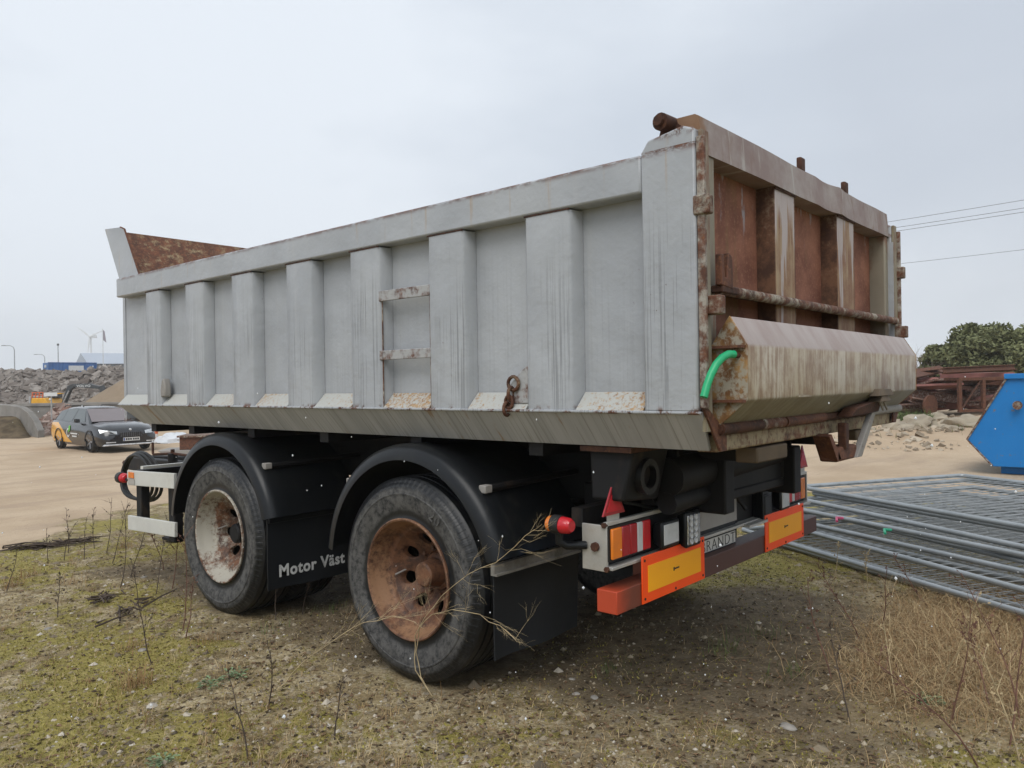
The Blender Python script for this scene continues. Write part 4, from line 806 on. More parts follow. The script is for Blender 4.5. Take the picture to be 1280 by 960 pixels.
lamp(73.3, 432, 0, 140, 'straight lamp post with a dark cap rising behind the blue container')
p = cw((129.5-640)/FPX*140, 140, -.6); e = empty('flagpole', p, math.atan2(cR.y, cR.x)); h = at(129.5, 411, 140).z+.6
MB().tube([(0, 0, 0), (0, 0, h)], [.09, .05], 8).build('pole', M_wh, e)
MB().hexa([(.06, 0, h-2.0), (.55, .1, h-2.5), (.55, .13, h-2.5), (.06, .03, h-2.0), (.06, 0, h-.2), (.3, .1, h-.5), (.3, .13, h-.5), (.06, .03, h-.2)]).build('flag', plain('faded_flag', (.30, .27, .30), .8), e)
tag(e, 'white flagpole with a limp faded flag beside the wind turbine', 'flagpole')
# oddments behind the car
p = gp(195, 540, 31); e = empty('barrier_post', p); 
for k in range(5): MB().tube([(0, 0, .13*k), (0, 0, .13*k+.128)], .075, 10).build('band', M_ored if k % 2 == 0 else M_wh, e)
tag(e, 'orange and white striped barrier post behind the black car', 'barrier post')
M_tarp = plain('white_plastic_sheet', (.62, .64, .66), .45, var=.08, scale=2)
for i, (u, d, r_, lb) in enumerate(((207, 29.5, .45, 'crumpled white plastic sack beside the striped barrier post'), (220, 30, .58, 'larger white plastic sack next to the rusty steel tray'))):
    p = gp(u, 545, d); q = MB(); n = 14; m_ = 7
    for j in range(m_+1):
        ph = math.pi*.5*j/m_
        for k in range(n):
            a = 2*math.pi*k/n; w = 1+.35*mnoise.noise(Vector((math.cos(a)*1.6+i*3, math.sin(a)*1.6, ph*2))); q.v.append((r_*w*math.cos(a)*math.cos(ph)*1.2, r_*w*math.sin(a)*math.cos(ph), r_*w*.62*math.sin(ph)-.03))
    for j in range(m_):
        for k in range(n): q.f.append((j*n+k, j*n+(k+1) % n, (j+1)*n+(k+1) % n, (j+1)*n+k)); q.m.append(0)
    o = q.build('plastic_sack', M_tarp, smooth=35, loc=p); tag(o, lb, 'sack')
p = gp(254, 552, 23.5); e = empty('steel_tray', p, math.atan2(cR.y, cR.x)+R(8))
MB().prism([(-.85, .0), (.9, .0), (1.0, .18), (-1.15, .18)], 'y', -.6, .6).build('skid_base', MT['dirtysteel'], e, bevel=.01)
MB().box(-.55, .8, -.5, .5, .18, .55).build('tray', MT['rust'], e, bevel=.015)
MB().box(-.6, .9, -.58, .58, .55, .60).build('rim', MT['rust_pale'], e)
tag(e, 'brown steel tray on skids just left of the trailer wheels', 'tray')
# ------------------------------------------------------------------ black estate car
CARD = 27.0; p = gp(128, 560, CARD)
CAR = empty('estate_car', p, math.atan2(-cF.y, -cF.x)+R(48)); 
t = NT('car_paint_black_yellow'); X = t.xyz()
k = t.math('ADD', X[0], t.mul(X[2], 1.75)); yel = t.math('LESS_THAN', k, .22); up = t.math('LESS_THAN', X[2], .93); dn = t.math('GREATER_THAN', X[2], .27); yl = t.mul(t.mul(yel, up), dn)
M_car = t.set(t.mix(yl, (.012, .013, .016), (.80, .38, .012)), .22, 0, .5, Coat_Weight=.6, Coat_Roughness=.08)
M_glass = NT('car_glass').set((.05, .065, .065), .04, 0, .9); M_sil = plain('silver_trim', (.62, .63, .64), .35, .4, bump=0); M_trim = plain('black_trim', (.012, .012, .013), .5, bump=0)
ST = [(-2.43, .66, .74, .68, .40, .88, .93), (-2.38, .78, .85, .80, .30, .95, 1.0), (-2.1, .85, .92, .87, .22, .985, 1.03), (-1.4, .86, .93, .90, .20, .97, 1.01), (-.5, .86, .93, .91, .19, .945, .98), (.4, .86, .93, .91, .19, .925, .97), (.95, .86, .93, .90, .20, .91, .985),
      (1.4, .86, .93, .88, .22, .885, .965), (1.9, .84, .92, .84, .22, .83, .91), (2.2, .79, .88, .76, .22, .76, .83), (2.36, .70, .80, .66, .22, .66, .73), (2.43, .58, .66, .52, .26, .55, .60)]
b = MB(); H = 13
for (x, wl, wm, wsx, zs, zh, zt) in ST:
    half = [(wl, zs), (wm, zs+(zh-zs)*.35), (wm-.005, zs+(zh-zs)*.62), (wsx+.02, zh-.06), (wsx-.03, zh+.01), (wsx*.55, zt-.008)]
    ring = half+[(0, zt)]+[(-y, z) for y, z in half[::-1]]
    b.v += [(x, y, z) for y, z in ring]
for i in range(len(ST)-1):
    for k_ in range(H): b.f.append((i*H+k_, i*H+(k_+1) % H, (i+1)*H+(k_+1) % H, (i+1)*H+k_)); b.m.append(0)
b.f += [tuple(range(H)), tuple((len(ST)-1)*H+k_ for k_ in range(H))[::-1]]; b.m += [0, 0]
b.build('body', M_car, CAR, smooth=38)
GH = [(-2.28, .80, .98, .96), (-1.95, .81, 1.0, 1.36), (-1.5, .82, .98, 1.43), (-.7, .83, .96, 1.475), (.0, .82, .95, 1.455), (.25, .81, .95, 1.41), (1.05, .77, .95, .97)]
g = MB()
for (x, wb_, z0, zt) in GH:
    wt_ = wb_-.30*max(0, (zt-z0))/.5
    g.v += [(x, wb_, z0-.05), (x, wt_+.03, zt-.05), (x, wt_-.10, zt), (x, 0, zt+.012), (x, -wt_+.10, zt), (x, -wt_-.03, zt-.05), (x, -wb_, z0-.05)]
for i in range(len(GH)-1):
    for k_ in range(6): a = i*7+k_; g.f.append((a, a+1, a+8, a+7)); g.m.append(0)
g.f += [tuple(range(7))]; g.m += [0]
g.build('roof', M_car, CAR, smooth=40)
def lerp(a, b, k): return tuple(x+(y-x)*k for x, y in zip(a, b))
for sg in (-1, 1):
    def sidept(x, f):
        for i in range(len(GH)-1):
            if GH[i][0] <= x <= GH[i+1][0]:
                k = (x-GH[i][0])/(GH[i+1][0]-GH[i][0]); w, z0, zt = (GH[i][j]+(GH[i+1][j]-GH[i][j])*k for j in (1, 2, 3)); break
        wt_ = w-.30*max(0, zt-z0)/.5+.03; zb = z0+.02; zz = zb+(zt-.075-zb)*f; kk = (zz-(z0-.05))/((zt-.05)-(z0-.05)); return (x, sg*(w+(wt_-w)*kk+.006), zz)
    for nm, xa, xb, xc, xd in (('quarter_window', -2.02, -1.42, -1.40, -1.80), ('rear_window', -1.36, -.50, -.48, -1.34), ('front_window', -.44, .62, .22, -.42)):
        MB().add([sidept(xa, 0), sidept((xa+xb)/2, 0), sidept(xb, 0), sidept(xc, 1), sidept((xc+xd)/2, 1), sidept(xd, 1)], [(0, 1, 2, 3, 4, 5) if sg < 0 else (5, 4, 3, 2, 1, 0)]).build(nm, M_glass, CAR)
    MB().tube([(-1.75, sg*.60, 1.44), (-1.6, sg*.60, 1.50), (-.1, sg*.60, 1.53), (.08, sg*.60, 1.47)], .016, 6).build('roof_rail', M_trim, CAR)
    MB().hexa([(.42, sg*.90, .96), (.60, sg*.90, .96), (.62, sg*1.06, .96), (.47, sg*1.06, .96), (.42, sg*.90, 1.08), (.57, sg*.90, 1.08), (.59, sg*1.06, 1.09), (.47, sg*1.06, 1.09)]).build('mirror', M_trim, CAR, bevel=.02)
    MB().add([(2.17, sg*.875, .64), (2.40, sg*.65, .60), (2.44, sg*.44, .60), (2.40, sg*.44, .69), (2.33, sg*.66, .72), (2.08, sg*.885, .765)], [(0, 1, 2, 3, 4, 5) if sg > 0 else (5, 4, 3, 2, 1, 0)]).build('headlight', plain('headlight_glass', (.55, .58, .60), .12, .3, bump=0) if sg < 0 else bpy.data.materials['headlight_glass'], CAR)
    MB().box(2.36, 2.435, sg*.62-.14, sg*.62+.14, .33, .36).build('fog_trim', M_sil, CAR)
    for x in (-1.40, 1.42):
        w = MB().lathe([(.0, .30), (.015, .335), (.09, .345), (.17, .335), (.2, .28)], 28, 'y').build('wheel', plain('car_tyre', (.016, .016, .017), .6) if 'car_tyre' not in bpy.data.materials else bpy.data.materials['car_tyre'], CAR, smooth=40, loc=(x, -.93 if sg < 0 else .93, .345))
        if sg > 0: w.rotation_euler.z = math.pi
        MB().lathe([(.018, .245), (.02, .225), (.05, .22), (.05, 0)], 28, 'y').build('rim', M_trim, w, smooth=40)
        for a in range(5): an = a*2*math.pi/5; MB().tube([(.05*math.cos(an), .03, .05*math.sin(an)), (.228*math.cos(an), .016, .228*math.sin(an))], .022, 6).build('spoke', plain('grey_spoke', (.30, .30, .31), .35, .5, bump=0) if 'grey_spoke' not in bpy.data.materials else bpy.data.materials['grey_spoke'], w)
        MB().lathe([(-.004, .385), (-.004, .345), (.03, .345)], 24, 'y', 0, math.pi, c=(x, 0, 0)).build('wheel_arch', M_trim, CAR, loc=(0, -.935 if sg < 0 else .935, .345)) if sg < 0 else None
def wsc(x, f): return None
MB().add([(1.04, -.70, .985), (1.08, 0, .992), (1.04, .70, .985), (.30, .585, 1.40), (.30, 0, 1.425), (.30, -.585, 1.40)], [(0, 1, 2, 3, 4, 5)]).build('windscreen', NT('windscreen_glass').set((.16, .13, .13), .05, 0, 1.0), CAR)
MB().box(2.40, 2.455, -.36, .36, .50, .66).build('grille', M_trim, CAR, bevel=.02)
for i in range(11): MB().box(2.453, 2.462, -.33+i*.064, -.31+i*.064, .51, .65).build('grille_bar', plain('grille_grey', (.08, .08, .085), .3, bump=0) if i == 0 else bpy.data.materials['grille_grey'], CAR)
MB().box(2.44, 2.452, -.26, .26, .375, .485).build('number_plate', plain('plate_white', (.62, .62, .60), .4, bump=0, var=.03), CAR)
MB().box(2.4525, 2.4535, -.25, -.21, .385, .475).build('plate_band', plain('plate_blue', (.02, .07, .30), .4, bump=0), CAR)
for i, w_ in enumerate((.05, .05, .05, .05, .05, .05)): MB().box(2.4525, 2.4535, -.18+i*.068+(.02 if i > 2 else 0), -.18+i*.068+w_+(.02 if i > 2 else 0), .40, .46).build('plate_mark', MT['ink'], CAR)
MB().prism([(-.86, .235), (.86, .235), (.80, .285), (-.80, .285)], 'x', 2.30, 2.45).build('lower_trim', M_sil, CAR, bevel=.015)
MB().lathe([(2.35, .04), (2.378, .035), (2.385, 0)], 16, 'x', c=(0, 0, .735)).build('badge', M_sil, CAR)
# door emblem and lettering streaks
def disc(mb, cx, cz, r0, r1, a0, a1, n=16):
    vs = []; 
    for i in range(n+1):
        a = a0+(a1-a0)*i/n; vs += [(cx+r0*math.cos(a), -.9415, cz+r0*math.sin(a)), (cx+r1*math.cos(a), -.9415, cz+r1*math.sin(a))]
    mb.add(vs, [(2*i, 2*i+1, 2*i+3, 2*i+2) for i in range(n)])
q = MB(); disc(q, -.42, .60, .10, .155, R(60), R(330)); q.build('emblem_ring', M_wh, CAR)
MB().add([(-.44, -.942, .60), (-.25, -.942, .68), (-.20, -.942, .86), (-.36, -.942, .82)], [(0, 1, 2, 3)]).build('emblem_leaf', plain('leaf_green', (.12, .50, .05), .4, bump=0), CAR)
for z_, x0, x1 in ((.56, -.20, .42), (.47, -.05, .36)): MB().box(x0, x1, -.942, -.940, z_, z_+.045).build('door_print', M_wh, CAR)
tag(CAR, 'black estate car with yellow rear quarter parked on the sandy yard', 'car')
# ------------------------------------------------------------------ right side: fence panels, skip, scrap, bushes, wires
A0 = Vector((3.50, 1.40)); dA = Vector((-.50, -.866)).normalized(); dB = Vector((-dA.y, dA.x)); dB = dB if dB.x > 0 else -dB
def make_panel():
    e = empty('fence_panel')
    L_, W_ = 2.05, 3.5; r_ = .021
    for y in (0, W_): MB().tube([(.06, y, 0), (L_-.06, y, 0)], r_, 8).build('tube', MT['galv'], e, smooth=60)
    for x in (0, L_): MB().tube([(x, .06, 0), (x, W_-.06, 0)], r_, 8).build('tube', MT['galv'], e, smooth=60)
    for (x, y, a) in ((.06, .06, 180), (L_-.06, .06, 270), (L_-.06, W_-.06, 0), (.06, W_-.06, 90)):
        MB().tube([(x+.06*math.cos(R(a+k*15)), y+.06*math.sin(R(a+k*15)), 0) for k in range(7)], r_, 8).build('bend', MT['galv'], e, smooth=60)
    q = MB()
    for i in range(1, 9): q.tube([(i*L_/9, .01, .006), (i*L_/9, W_-.01, .006)], .0028, 3, False)
    for j in range(1, 35): q.tube([(.01, j*W_/35, 0), (L_-.01, j*W_/35, 0)], .0032, 3, False)
    q.build('mesh_wires', MT['wire'], e)['kind'] = 'stuff'
    return e
PP = make_panel(); rnd = random.Random(12)
lay = []
for i in range(11): lay.append((-.64+.64*(i/10)**1.3+(.17*math.sin(i*2.3+.6) if i < 10 else 0), .10*math.sin(i*1.7), 2.6*math.sin(i*2.9) if i < 10 else 0, .035+.0425*i))
for i in range(6): lay.append((1.97+.05*math.sin(i*2), .08*math.sin(i*3), 1.2*math.sin(i*2.2), .035+.038*i))
ORD = ['lowest', 'second', 'third', 'fourth', 'fifth', 'sixth', 'seventh', 'eighth', 'ninth', 'tenth', 'topmost']
for i, (sb, sa, ra, z) in enumerate(lay):
    o = PP if i == 0 else copy_tree(PP)
    p = A0+dB*sb+dA*sa; o.location = (p.x, p.y, z); o.rotation_euler = (0, 0, math.atan2(dB.y, dB.x)+R(ra))
    o.scale = (1, -1, 1) if dB.x*dA.y-dB.y*dA.x < 0 else (1, 1, 1)
    if i < 11: lb = '%s galvanised mesh fence panel%s of the stack lying beside the bumper' % (ORD[i], '' if i in (0, 10) else ' from the bottom')
    else: lb = '%s galvanised mesh fence panel%s in the lower stack before the blue skip' % ('topmost' if i == 16 else ORD[i-11], '' if i in (11, 16) else ' from the bottom')
    tag(o, lb, 'fence panel', 'stacked fence panels')
# pink and green ties
for (u, v, col, nm, z) in ((1050, 650, (.75, .12, .25), 'pink', .36), (1110, 665, (.05, .50, .28), 'green', .36)):
    p = on('z', z+.03, u, v); q = MB().tube([(-.07, 0, 0), (-.02, .02, .02), (.03, -.01, .012), (.09, .03, -.005)], .010, 6)
    o = q.build('plastic_strip', plain(nm+'_plastic', col, .4, bump=0), loc=p, smooth=60); tag(o, 'small %s plastic strip lying on the fence panel stack' % nm, 'plastic strip')
# blue skip
e = empty('blue_skip', cw((1238-640)/FPX*11.8, 11.8, 0)); e.location.z = 0; e.rotation_euler.z = math.atan2(cR.y, cR.x)+R(-38)
t = NT('scuffed_blue_paint'); a = t.noise(2.2, 6, rough=.7); M_skip = t.set(t.mix(t.mul(t.step(t.noise(9, 6, rough=.75), .58, .66), t.step(a, .45, .6)), t.mix(a, (.008, .15, .44), (.012, .21, .56)), (.17, .13, .08)), .42, 0, .45)
sk = [(0, .12), (-.33, .52), (.22, 1.49), (3.6, 1.49), (3.9, .52), (3.5, .12)]
MB().prism(sk, 'y', -.0, .03).build('side_plate', M_skip, e, bevel=.006); MB().prism(sk, 'y', 1.75, 1.78).build('side_plate', M_skip, e, bevel=.006)
for (a, b) in ((0, 1), (1, 2), (3, 4), (4, 5), (5, 0)):
    (xa, za), (xb, zb) = sk[a], sk[b]; MB().hexa([(xa, .031, za), (xa, 1.749, za), (xa+.02, 1.749, za+.03), (xa+.02, .031, za+.03), (xb, .031, zb), (xb, 1.749, zb), (xb+.02, 1.749, zb+.03), (xb+.02, .031, zb+.03)]).build('end_plate', M_skip, e)
MB().box(.18, 3.66, -.05, .05, 1.44, 1.52).build('top_rim', M_skip, e, bevel=.01); MB().box(.18, 3.66, 1.73, 1.83, 1.44, 1.52).build('top_rim', M_skip, e, bevel=.01)
MB().box(.1, 3.4, .2, 1.6, .0, .12).build('skid', M_skip, e)
for x in (.75, 1.9, 2.9): MB().box(x, x+.1, -.05, -.002, .13, 1.44).build('side_rib', M_skip, e, bevel=.006)
for x in (.35, 3.2): MB().tube([(x, -.10, 1.05), (x, .0, 1.05)], .045, 14).tube([(x, -.115, 1.05), (x, -.10, 1.05)], .065, 14).build('lifting_lug', MT['rust_pale'], e, smooth=40)
MB().tube([(.01, -.012, .13), (-.32, -.012, .52), (.22, -.012, 1.47)], .016, 6).build('edge_bead', MT['rust_pale'], e, smooth=60)
tag(e, 'bright blue scuffed steel skip with sloping end beyond the fence panels', 'skip')
# scrap steel heap
M_scr = [rusty('scrap_rust_brown', .95), rusty('scrap_rust_dark', .6), plain('scrap_red_oxide', (.24, .10, .085), .75, var=.3, scale=2), rusty('scrap_rust_pale', 1.1, (.34, .30, .27), .15)]
rnd = random.Random(21)
def ibeam(L_, h, w, t_=.02): return MB().prism([(-w/2, -h/2), (w/2, -h/2), (w/2, -h/2+t_), (t_/2, -h/2+t_), (t_/2, h/2-t_), (w/2, h/2-t_), (w/2, h/2), (-w/2, h/2), (-w/2, h/2-t_), (-t_/2, h/2-t_), (-t_/2, -h/2+t_), (-w/2, -h/2+t_)], 'x', -L_/2, L_/2)
def channel(L_, h, w, t_=.02): return MB().prism([(-w/2, -h/2), (w/2, -h/2), (w/2, -h/2+t_), (-w/2+t_, -h/2+t_), (-w/2+t_, h/2-t_), (w/2, h/2-t_), (w/2, h/2), (-w/2, h/2)], 'x', -L_/2, L_/2)
def plate(L_, h, w): return MB().box(-L_/2, L_/2, -w*1.6, w*1.6, -.03, .03)
bc = [(1120, 528, 23), (1150, 524, 22.5), (1180, 522, 22.6), (1205, 524, 22.8), (1140, 500, 24)]
for i in range(46):
    u = rnd.uniform(1085, 1268); lev = i % 12; d = rnd.uniform(22.2, 25.5); p = at(u, 500, d); zb = Z(p)
    env = 1.15*(1-ss(1215, 1290, u)*.25)
    z = zb+.12+env*(lev/11.0)+rnd.uniform(-.05, .05)
    L_ = rnd.uniform(1.2, 3.6); f_ = rnd.choice((ibeam, ibeam, channel, plate)); kind = {'ibeam': 'scrap_girder', 'channel': 'steel_channel', 'plate': 'steel_plate'}[f_.__name__]
    o = f_(L_, rnd.uniform(.12, .26), rnd.uniform(.10, .2)).build(kind, M_scr[rnd.choice((0, 0, 1, 2, 3, 3))], loc=(p.x, p.y, z))
    o.rotation_euler = (rnd.uniform(-.5, .5), rnd.uniform(-.13, .13), math.atan2(cR.y, cR.x)+rnd.gauss(.15, .35)+rnd.choice((0, math.pi)))
    tag(o, {'scrap_girder': 'rusty I-section steel girder lying in the scrap heap behind the trailer', 'steel_channel': 'rusty steel channel section lying in the scrap heap behind the trailer', 'steel_plate': 'flat rusty steel plate lying in the scrap heap behind the trailer'}[kind], kind.replace('_', ' '), 'rusty scrap steel pieces')
for (u, v, d, rr) in ((1163, 528, 21.8, .24), ):
    p = gp(u, v, d); q = MB().lathe([(-.03, 0), (-.03, .30), (.03, .30), (.03, 0)], 24, 'x'); o = q.build('steel_disc', M_scr[0], smooth=40, loc=(p.x, p.y, p.z+.29)); o.rotation_euler.z = math.atan2(-cF.y, -cF.x)+.5
    tag(o, 'upright round rusty steel disc leaning against the scrap beams', 'steel disc')
# lattice frame
p = gp(1232, 530, 21.5); e = empty('lattice_frame', p, math.atan2(cR.y, cR.x)+R(6))
for z in (.08, .95): MB().box(-.8, 1.2, -.04, .04, z, z+.08).build('chord', M_scr[0], e)
for x in (-.8, -.1, .6): MB().box(x, x+.09, -.045, .045, .161, .949).build('upright', M_scr[0], e)
for x in (-.68, .02): MB().tube([(x, .0, .18), (x+.55, .0, .93)], .028, 6).build('brace', M_scr[1], e)
MB().box(-.8, 1.2, .5, .58, .95, 1.03).build('chord', M_scr[0], e)
for x in (-.8, 1.1): MB().box(x, x+.08, .041, .499, .96, 1.02).build('tie', M_scr[0], e)
tag(e, 'rusty lattice steel frame with diagonal braces beside the blue skip', 'steel frame')
# rocks on the bank
M_rock = plain('pale_field_stone', (.34, .29, .22), .95, 0, .25, 3, .5, .1, dirt=(.16, .14, .09), dirt_amt=.6)
def stone(name, p, r_, seed, mat, sq=.55, sub=2, amp=1):
    import bmesh
    bm = bmesh.new(); bmesh.ops.create_icosphere(bm, subdivisions=sub, radius=1); me = bpy.data.meshes.new(name)
    for v in bm.verts:
        n_ = 1+amp*.42*mnoise.noise(v.co*1.3+Vector((seed*3.1, 0, 0)))+amp*.28*mnoise.noise(v.co*3.3+Vector((seed, 2, 0))); v.co = Vector((v.co.x*r_*1.3*n_, v.co.y*r_*n_, max(-.35, v.co.z)*r_*sq*n_))
    bm.to_mesh(me); bm.free(); me.materials.append(mat); o = link(name, me, None, 50, loc=p); o.rotation_euler.z = seed*1.7; return o
rk = [(1120, 552, 17.6, .34), (1085, 556, 17.5, .2), (1112, 536, 18.5, .28), (1150, 545, 18.6, .5), (1176, 548, 18, .3), (1165, 530, 20, .42), (1205, 540, 19, .5), (1190, 556, 17, .22), (1135, 560, 17, .15), (1218, 558, 17.2, .2), (1060, 560, 17.2, .18)]
for i, (u, v, d, r_) in enumerate(rk):
    p = gp(u, v, d); rank = sorted(range(len(rk)), key=lambda k: rk[k][0]).index(i); tag(stone('boulder', p, r_*.8, i+1, M_rock, .6, 3), '%s pale boulder from the left on the bank before the scrap heap' % ('first', 'second', 'third', 'fourth', 'fifth', 'sixth', 'seventh', 'eighth', 'ninth', 'tenth', 'eleventh')[rank], 'boulder', 'boulders on the bank')
rnd = random.Random(41); pts = []
for i in range(1500):
    l = rnd.uniform(6.2, 13); d = rnd.uniform(15.2, 22); p = cw(l, d, 0)
    if mnoise.noise(Vector((p.x*.8, p.y*.8, 6))) < -.05: continue
    pts.append((p.x, p.y, ground_z(p.x, p.y)+.005))
t = NT('bank_stone'); M_bst = t.set(t.mix(t.n('ShaderNodeAttribute', attribute_name='tone').outputs['Fac'], (.20, .16, .115), (.46, .39, .30)), .95, 0, .1)
chunk_pile('bank_stones', 'small broken stones strewn over the sandy bank below the scrap heap', 'stones', pts, .045, M_bst, .6, 16)
# evergreen bushes
def leaf_mat(name, a, b):
    t = NT(name); c_ = t.mix(t.noise(1.6, 4), a, b); c_ = t.mix(t.n('ShaderNodeAttribute', attribute_name='tone').outputs['Fac'], c_, tuple(min(1, x*1.7) for x in b)); return t.set(c_, .75, 0, .2)
M_leaf = leaf_mat('evergreen_leaf', (.070, .080, .038), (.135, .145, .068)); M_bark = plain('brown_bark', (.10, .075, .05), .9, scale=4)
def bush(p, rx, rz, label, seed, nl=9000, leaf=.075):
    rnd = random.Random(seed); e = empty('evergreen_bush', p); q = MB(); tone = []
    cl = []
    for i in range(110):
        a = rnd.uniform(0, 6.28); h = rnd.random()**.85; rr = math.sqrt(max(0, 1-(h*.97)**2))*rnd.uniform(.35, 1.0)**.6
        cl.append((Vector((math.cos(a)*rr*rx, math.sin(a)*rr*rx*.8, .25+h*rz*.95)), rnd.uniform(.30, .55)*rx*.42, rnd.random()))
    for i in range(nl):
        c0, r_, tn = cl[rnd.randrange(len(cl))]; d = Vector((rnd.gauss(0, 1), rnd.gauss(0, 1), rnd.gauss(0, 1))).normalized()*r_*rnd.random()**.35
        d.z *= .8; c_ = c0+d
        if c_.z < .02: c_.z = rnd.uniform(.02, .5)
        u = Vector((rnd.gauss(0, 1), rnd.gauss(0, 1), rnd.gauss(0, .7)+.3)).normalized(); w = u.cross(Vector((rnd.gauss(0, 1), rnd.gauss(0, 1), rnd.gauss(0, 1)))).normalized(); l_ = leaf*rnd.uniform(.7, 1.6)
        b = len(q.v); q.v += [tuple(c_-u*l_), tuple(c_+w*l_*.5), tuple(c_+u*l_), tuple(c_-w*l_*.5)]; q.f.append((b, b+1, b+2, b+3)); q.m.append(0); tone += [min(1, max(0, tn*.45+rnd.random()*.3))]*4
    o = q.build('crown', M_leaf, e); a = o.data.attributes.new('tone', 'FLOAT', 'POINT'); a.data.foreach_set('value', tone)
    q = MB()
    for i in range(7):
        a = rnd.uniform(0, 6.28); q.tube([(0, 0, -.1), (math.cos(a)*rx*.2, math.sin(a)*rx*.2, rz*.35), (math.cos(a)*rx*.5, math.sin(a)*rx*.5, rz*.75)], [.09, .06, .02], 6)
    q.build('trunk', M_bark, e); tag(e, label, 'bush', 'evergreen bushes'); return e
bush(gp(1232, 480, 31), 2.4, 2.85, 'tall rounded evergreen bush behind the scrap heap, highest of them', 1, 26000)
bush(gp(1282, 480, 30), 1.9, 2.6, 'lighter green evergreen bush above the blue skip at the right edge', 2, 18000)
bush(gp(1185, 480, 32), 1.6, 2.35, 'lower evergreen bush sloping down toward the trailer chute', 3, 16000)
bush(gp(1310, 480, 33), 2.3, 3.3, 'evergreen bush cut off by the right edge of the picture', 4, 12000)
# bare shrub
def twigs(mb, p, d, L_, r_, depth, rnd, spread=.55):
    q = p+d*L_; mid = p+d*L_*.5+Vector((rnd.gauss(0, 1), rnd.gauss(0, 1), rnd.gauss(0, 1)))*L_*.06
    mb.tube([p, mid, q], [r_, r_*.85, r_*.65], 4 if depth else 3, False)
    if depth > 0:
        for k in range(rnd.choice((2, 3, 3))):
            nd = (d+Vector((rnd.gauss(0, spread), rnd.gauss(0, spread), rnd.gauss(.1, spread*.6)))).normalized(); twigs(mb, p+(q-p)*rnd.uniform(.45, 1), nd, L_*rnd.uniform(.5, .8), r_*.6, depth-1, rnd, spread)
rnd = random.Random(31)
for i, (u, d) in enumerate(((1146, 33), (1158, 34), (1140, 30))):
    q = MB()
    for k in range(5): twigs(q, Vector((rnd.uniform(-.3, .3), rnd.uniform(-.3, .3), -.05)), Vector((rnd.gauss(0, .25), rnd.gauss(0, .25), 1)).normalized(), 1.0, .016, 4, rnd, .35)
    o = q.build('bare_shrub', plain('grey_twig', (.20, .16, .13), .9, bump=0) if i == 0 else bpy.data.materials['grey_twig'], loc=gp(u, 480, d)); tag(o, 'leafless grey shrub between the trailer chute and the evergreen bushes', 'shrub', 'bare shrubs')
# overhead wires
PL = cw(-6.4, 69, 0); PR = cw(31.5, 20.5, 0); M_wire = plain('dark_wire', (.16, .16, .17), .6, bump=0)
M_pole = plain('weathered_pole_wood', (.20, .16, .12), .9, scale=3)
for k, (p, lb) in enumerate(((PL, 'wooden power pole far behind the tipper body'), (PR, 'wooden power pole standing off to the right'))):
    p.z = ground_z(p.x, p.y)-.1; e = empty('power_pole', p); MB().tube([(0, 0, 0), (0, 0, 9.6)], [.16, .11], 10).build('pole', M_pole, e, smooth=60)
    dv = (PR-PL).normalized(); s_ = Vector((-dv.y, dv.x, 0)); MB().tube([tuple(s_*-1.0+Vector((0, 0, 9.1))), tuple(s_*1.0+Vector((0, 0, 9.1)))], .06, 6).build('cross_arm', M_pole, e); tag(e, lb, 'power pole', 'power poles')
dv = (PR-PL); s_ = Vector((-dv.y, dv.x, 0)).normalized()
for k, (va, vb, off, lb) in enumerate(((277, 250, .9, 'uppermost overhead wire crossing the sky right of the tailgate'), (285.5, 260, 0, 'second overhead wire from the top, right of the tailgate'), (290, 265, -.9, 'third overhead wire from the top, right of the tailgate'), (331, 312, .1, 'lowest overhead wire right of the tailgate'))):
    def onplane(u, v):
        d = ray(u, v); nrm = s_; o0 = PL+s_*off; return CAM+d*((o0-CAM).dot(nrm)/d.dot(nrm))
    a, b = onplane(1113, va), onplane(1280, vb); L_ = (Vector((dv.x, dv.y, 0))).length; dd = Vector((dv.x, dv.y, 0))/L_
    sa, sb = (a-PL).dot(dd), (b-PL).dot(dd); sl_ = (b.z-a.z)/(sb-sa); pts = []
    for i in range(25):
        s2 = L_*i/24; z = a.z+sl_*(s2-sa)+.0009*(s2-sa)*(s2-sb); pts.append(PL+s_*off+dd*s2); pts[-1].z = z
    o = MB().tube(pts, .011 if k < 3 else .009, 5).build('overhead_wire', M_wire); tag(o, lb, 'wire')
# ------------------------------------------------------------------ foreground growth and litter
rnd = random.Random(77)
def spot(dmin, dmax, pw=1.5, amax=37):
    k = rnd.random()**pw; d = dmin+(dmax-dmin)*k; a = YAW+R(rnd.uniform(-amax, amax)); return CAM.x+d*math.cos(a), CAM.y+d*math.sin(a)
def tyre_hit(x, y): return abs(abs(x)-.93) < .36 and (abs(y-1.66) < .30 or abs(y-3.52) < .30)
def toned(q, tone, name, mat, label, cat):
    o = q.build(name, mat); a = o.data.attributes.new('tone', 'FLOAT', 'POINT'); a.data.foreach_set('value', tone); return tag(o, label, cat, kind='stuff')
def tone_mat(name, stops, rough=.85):
    t = NT(name); r_ = t.n('ShaderNodeValToRGB'); t.put(r_.inputs[0], t.n('ShaderNodeAttribute', attribute_name='tone').outputs['Fac'])
    while len(r_.color_ramp.elements) < len(stops): r_.color_ramp.elements.new(.5)
    for e_, (p_, c_) in zip(r_.color_ramp.elements, stops): e_.position = p_; e_.color = (*c_, 1)
    return t.set(r_.outputs[0], rough, 0, .25)
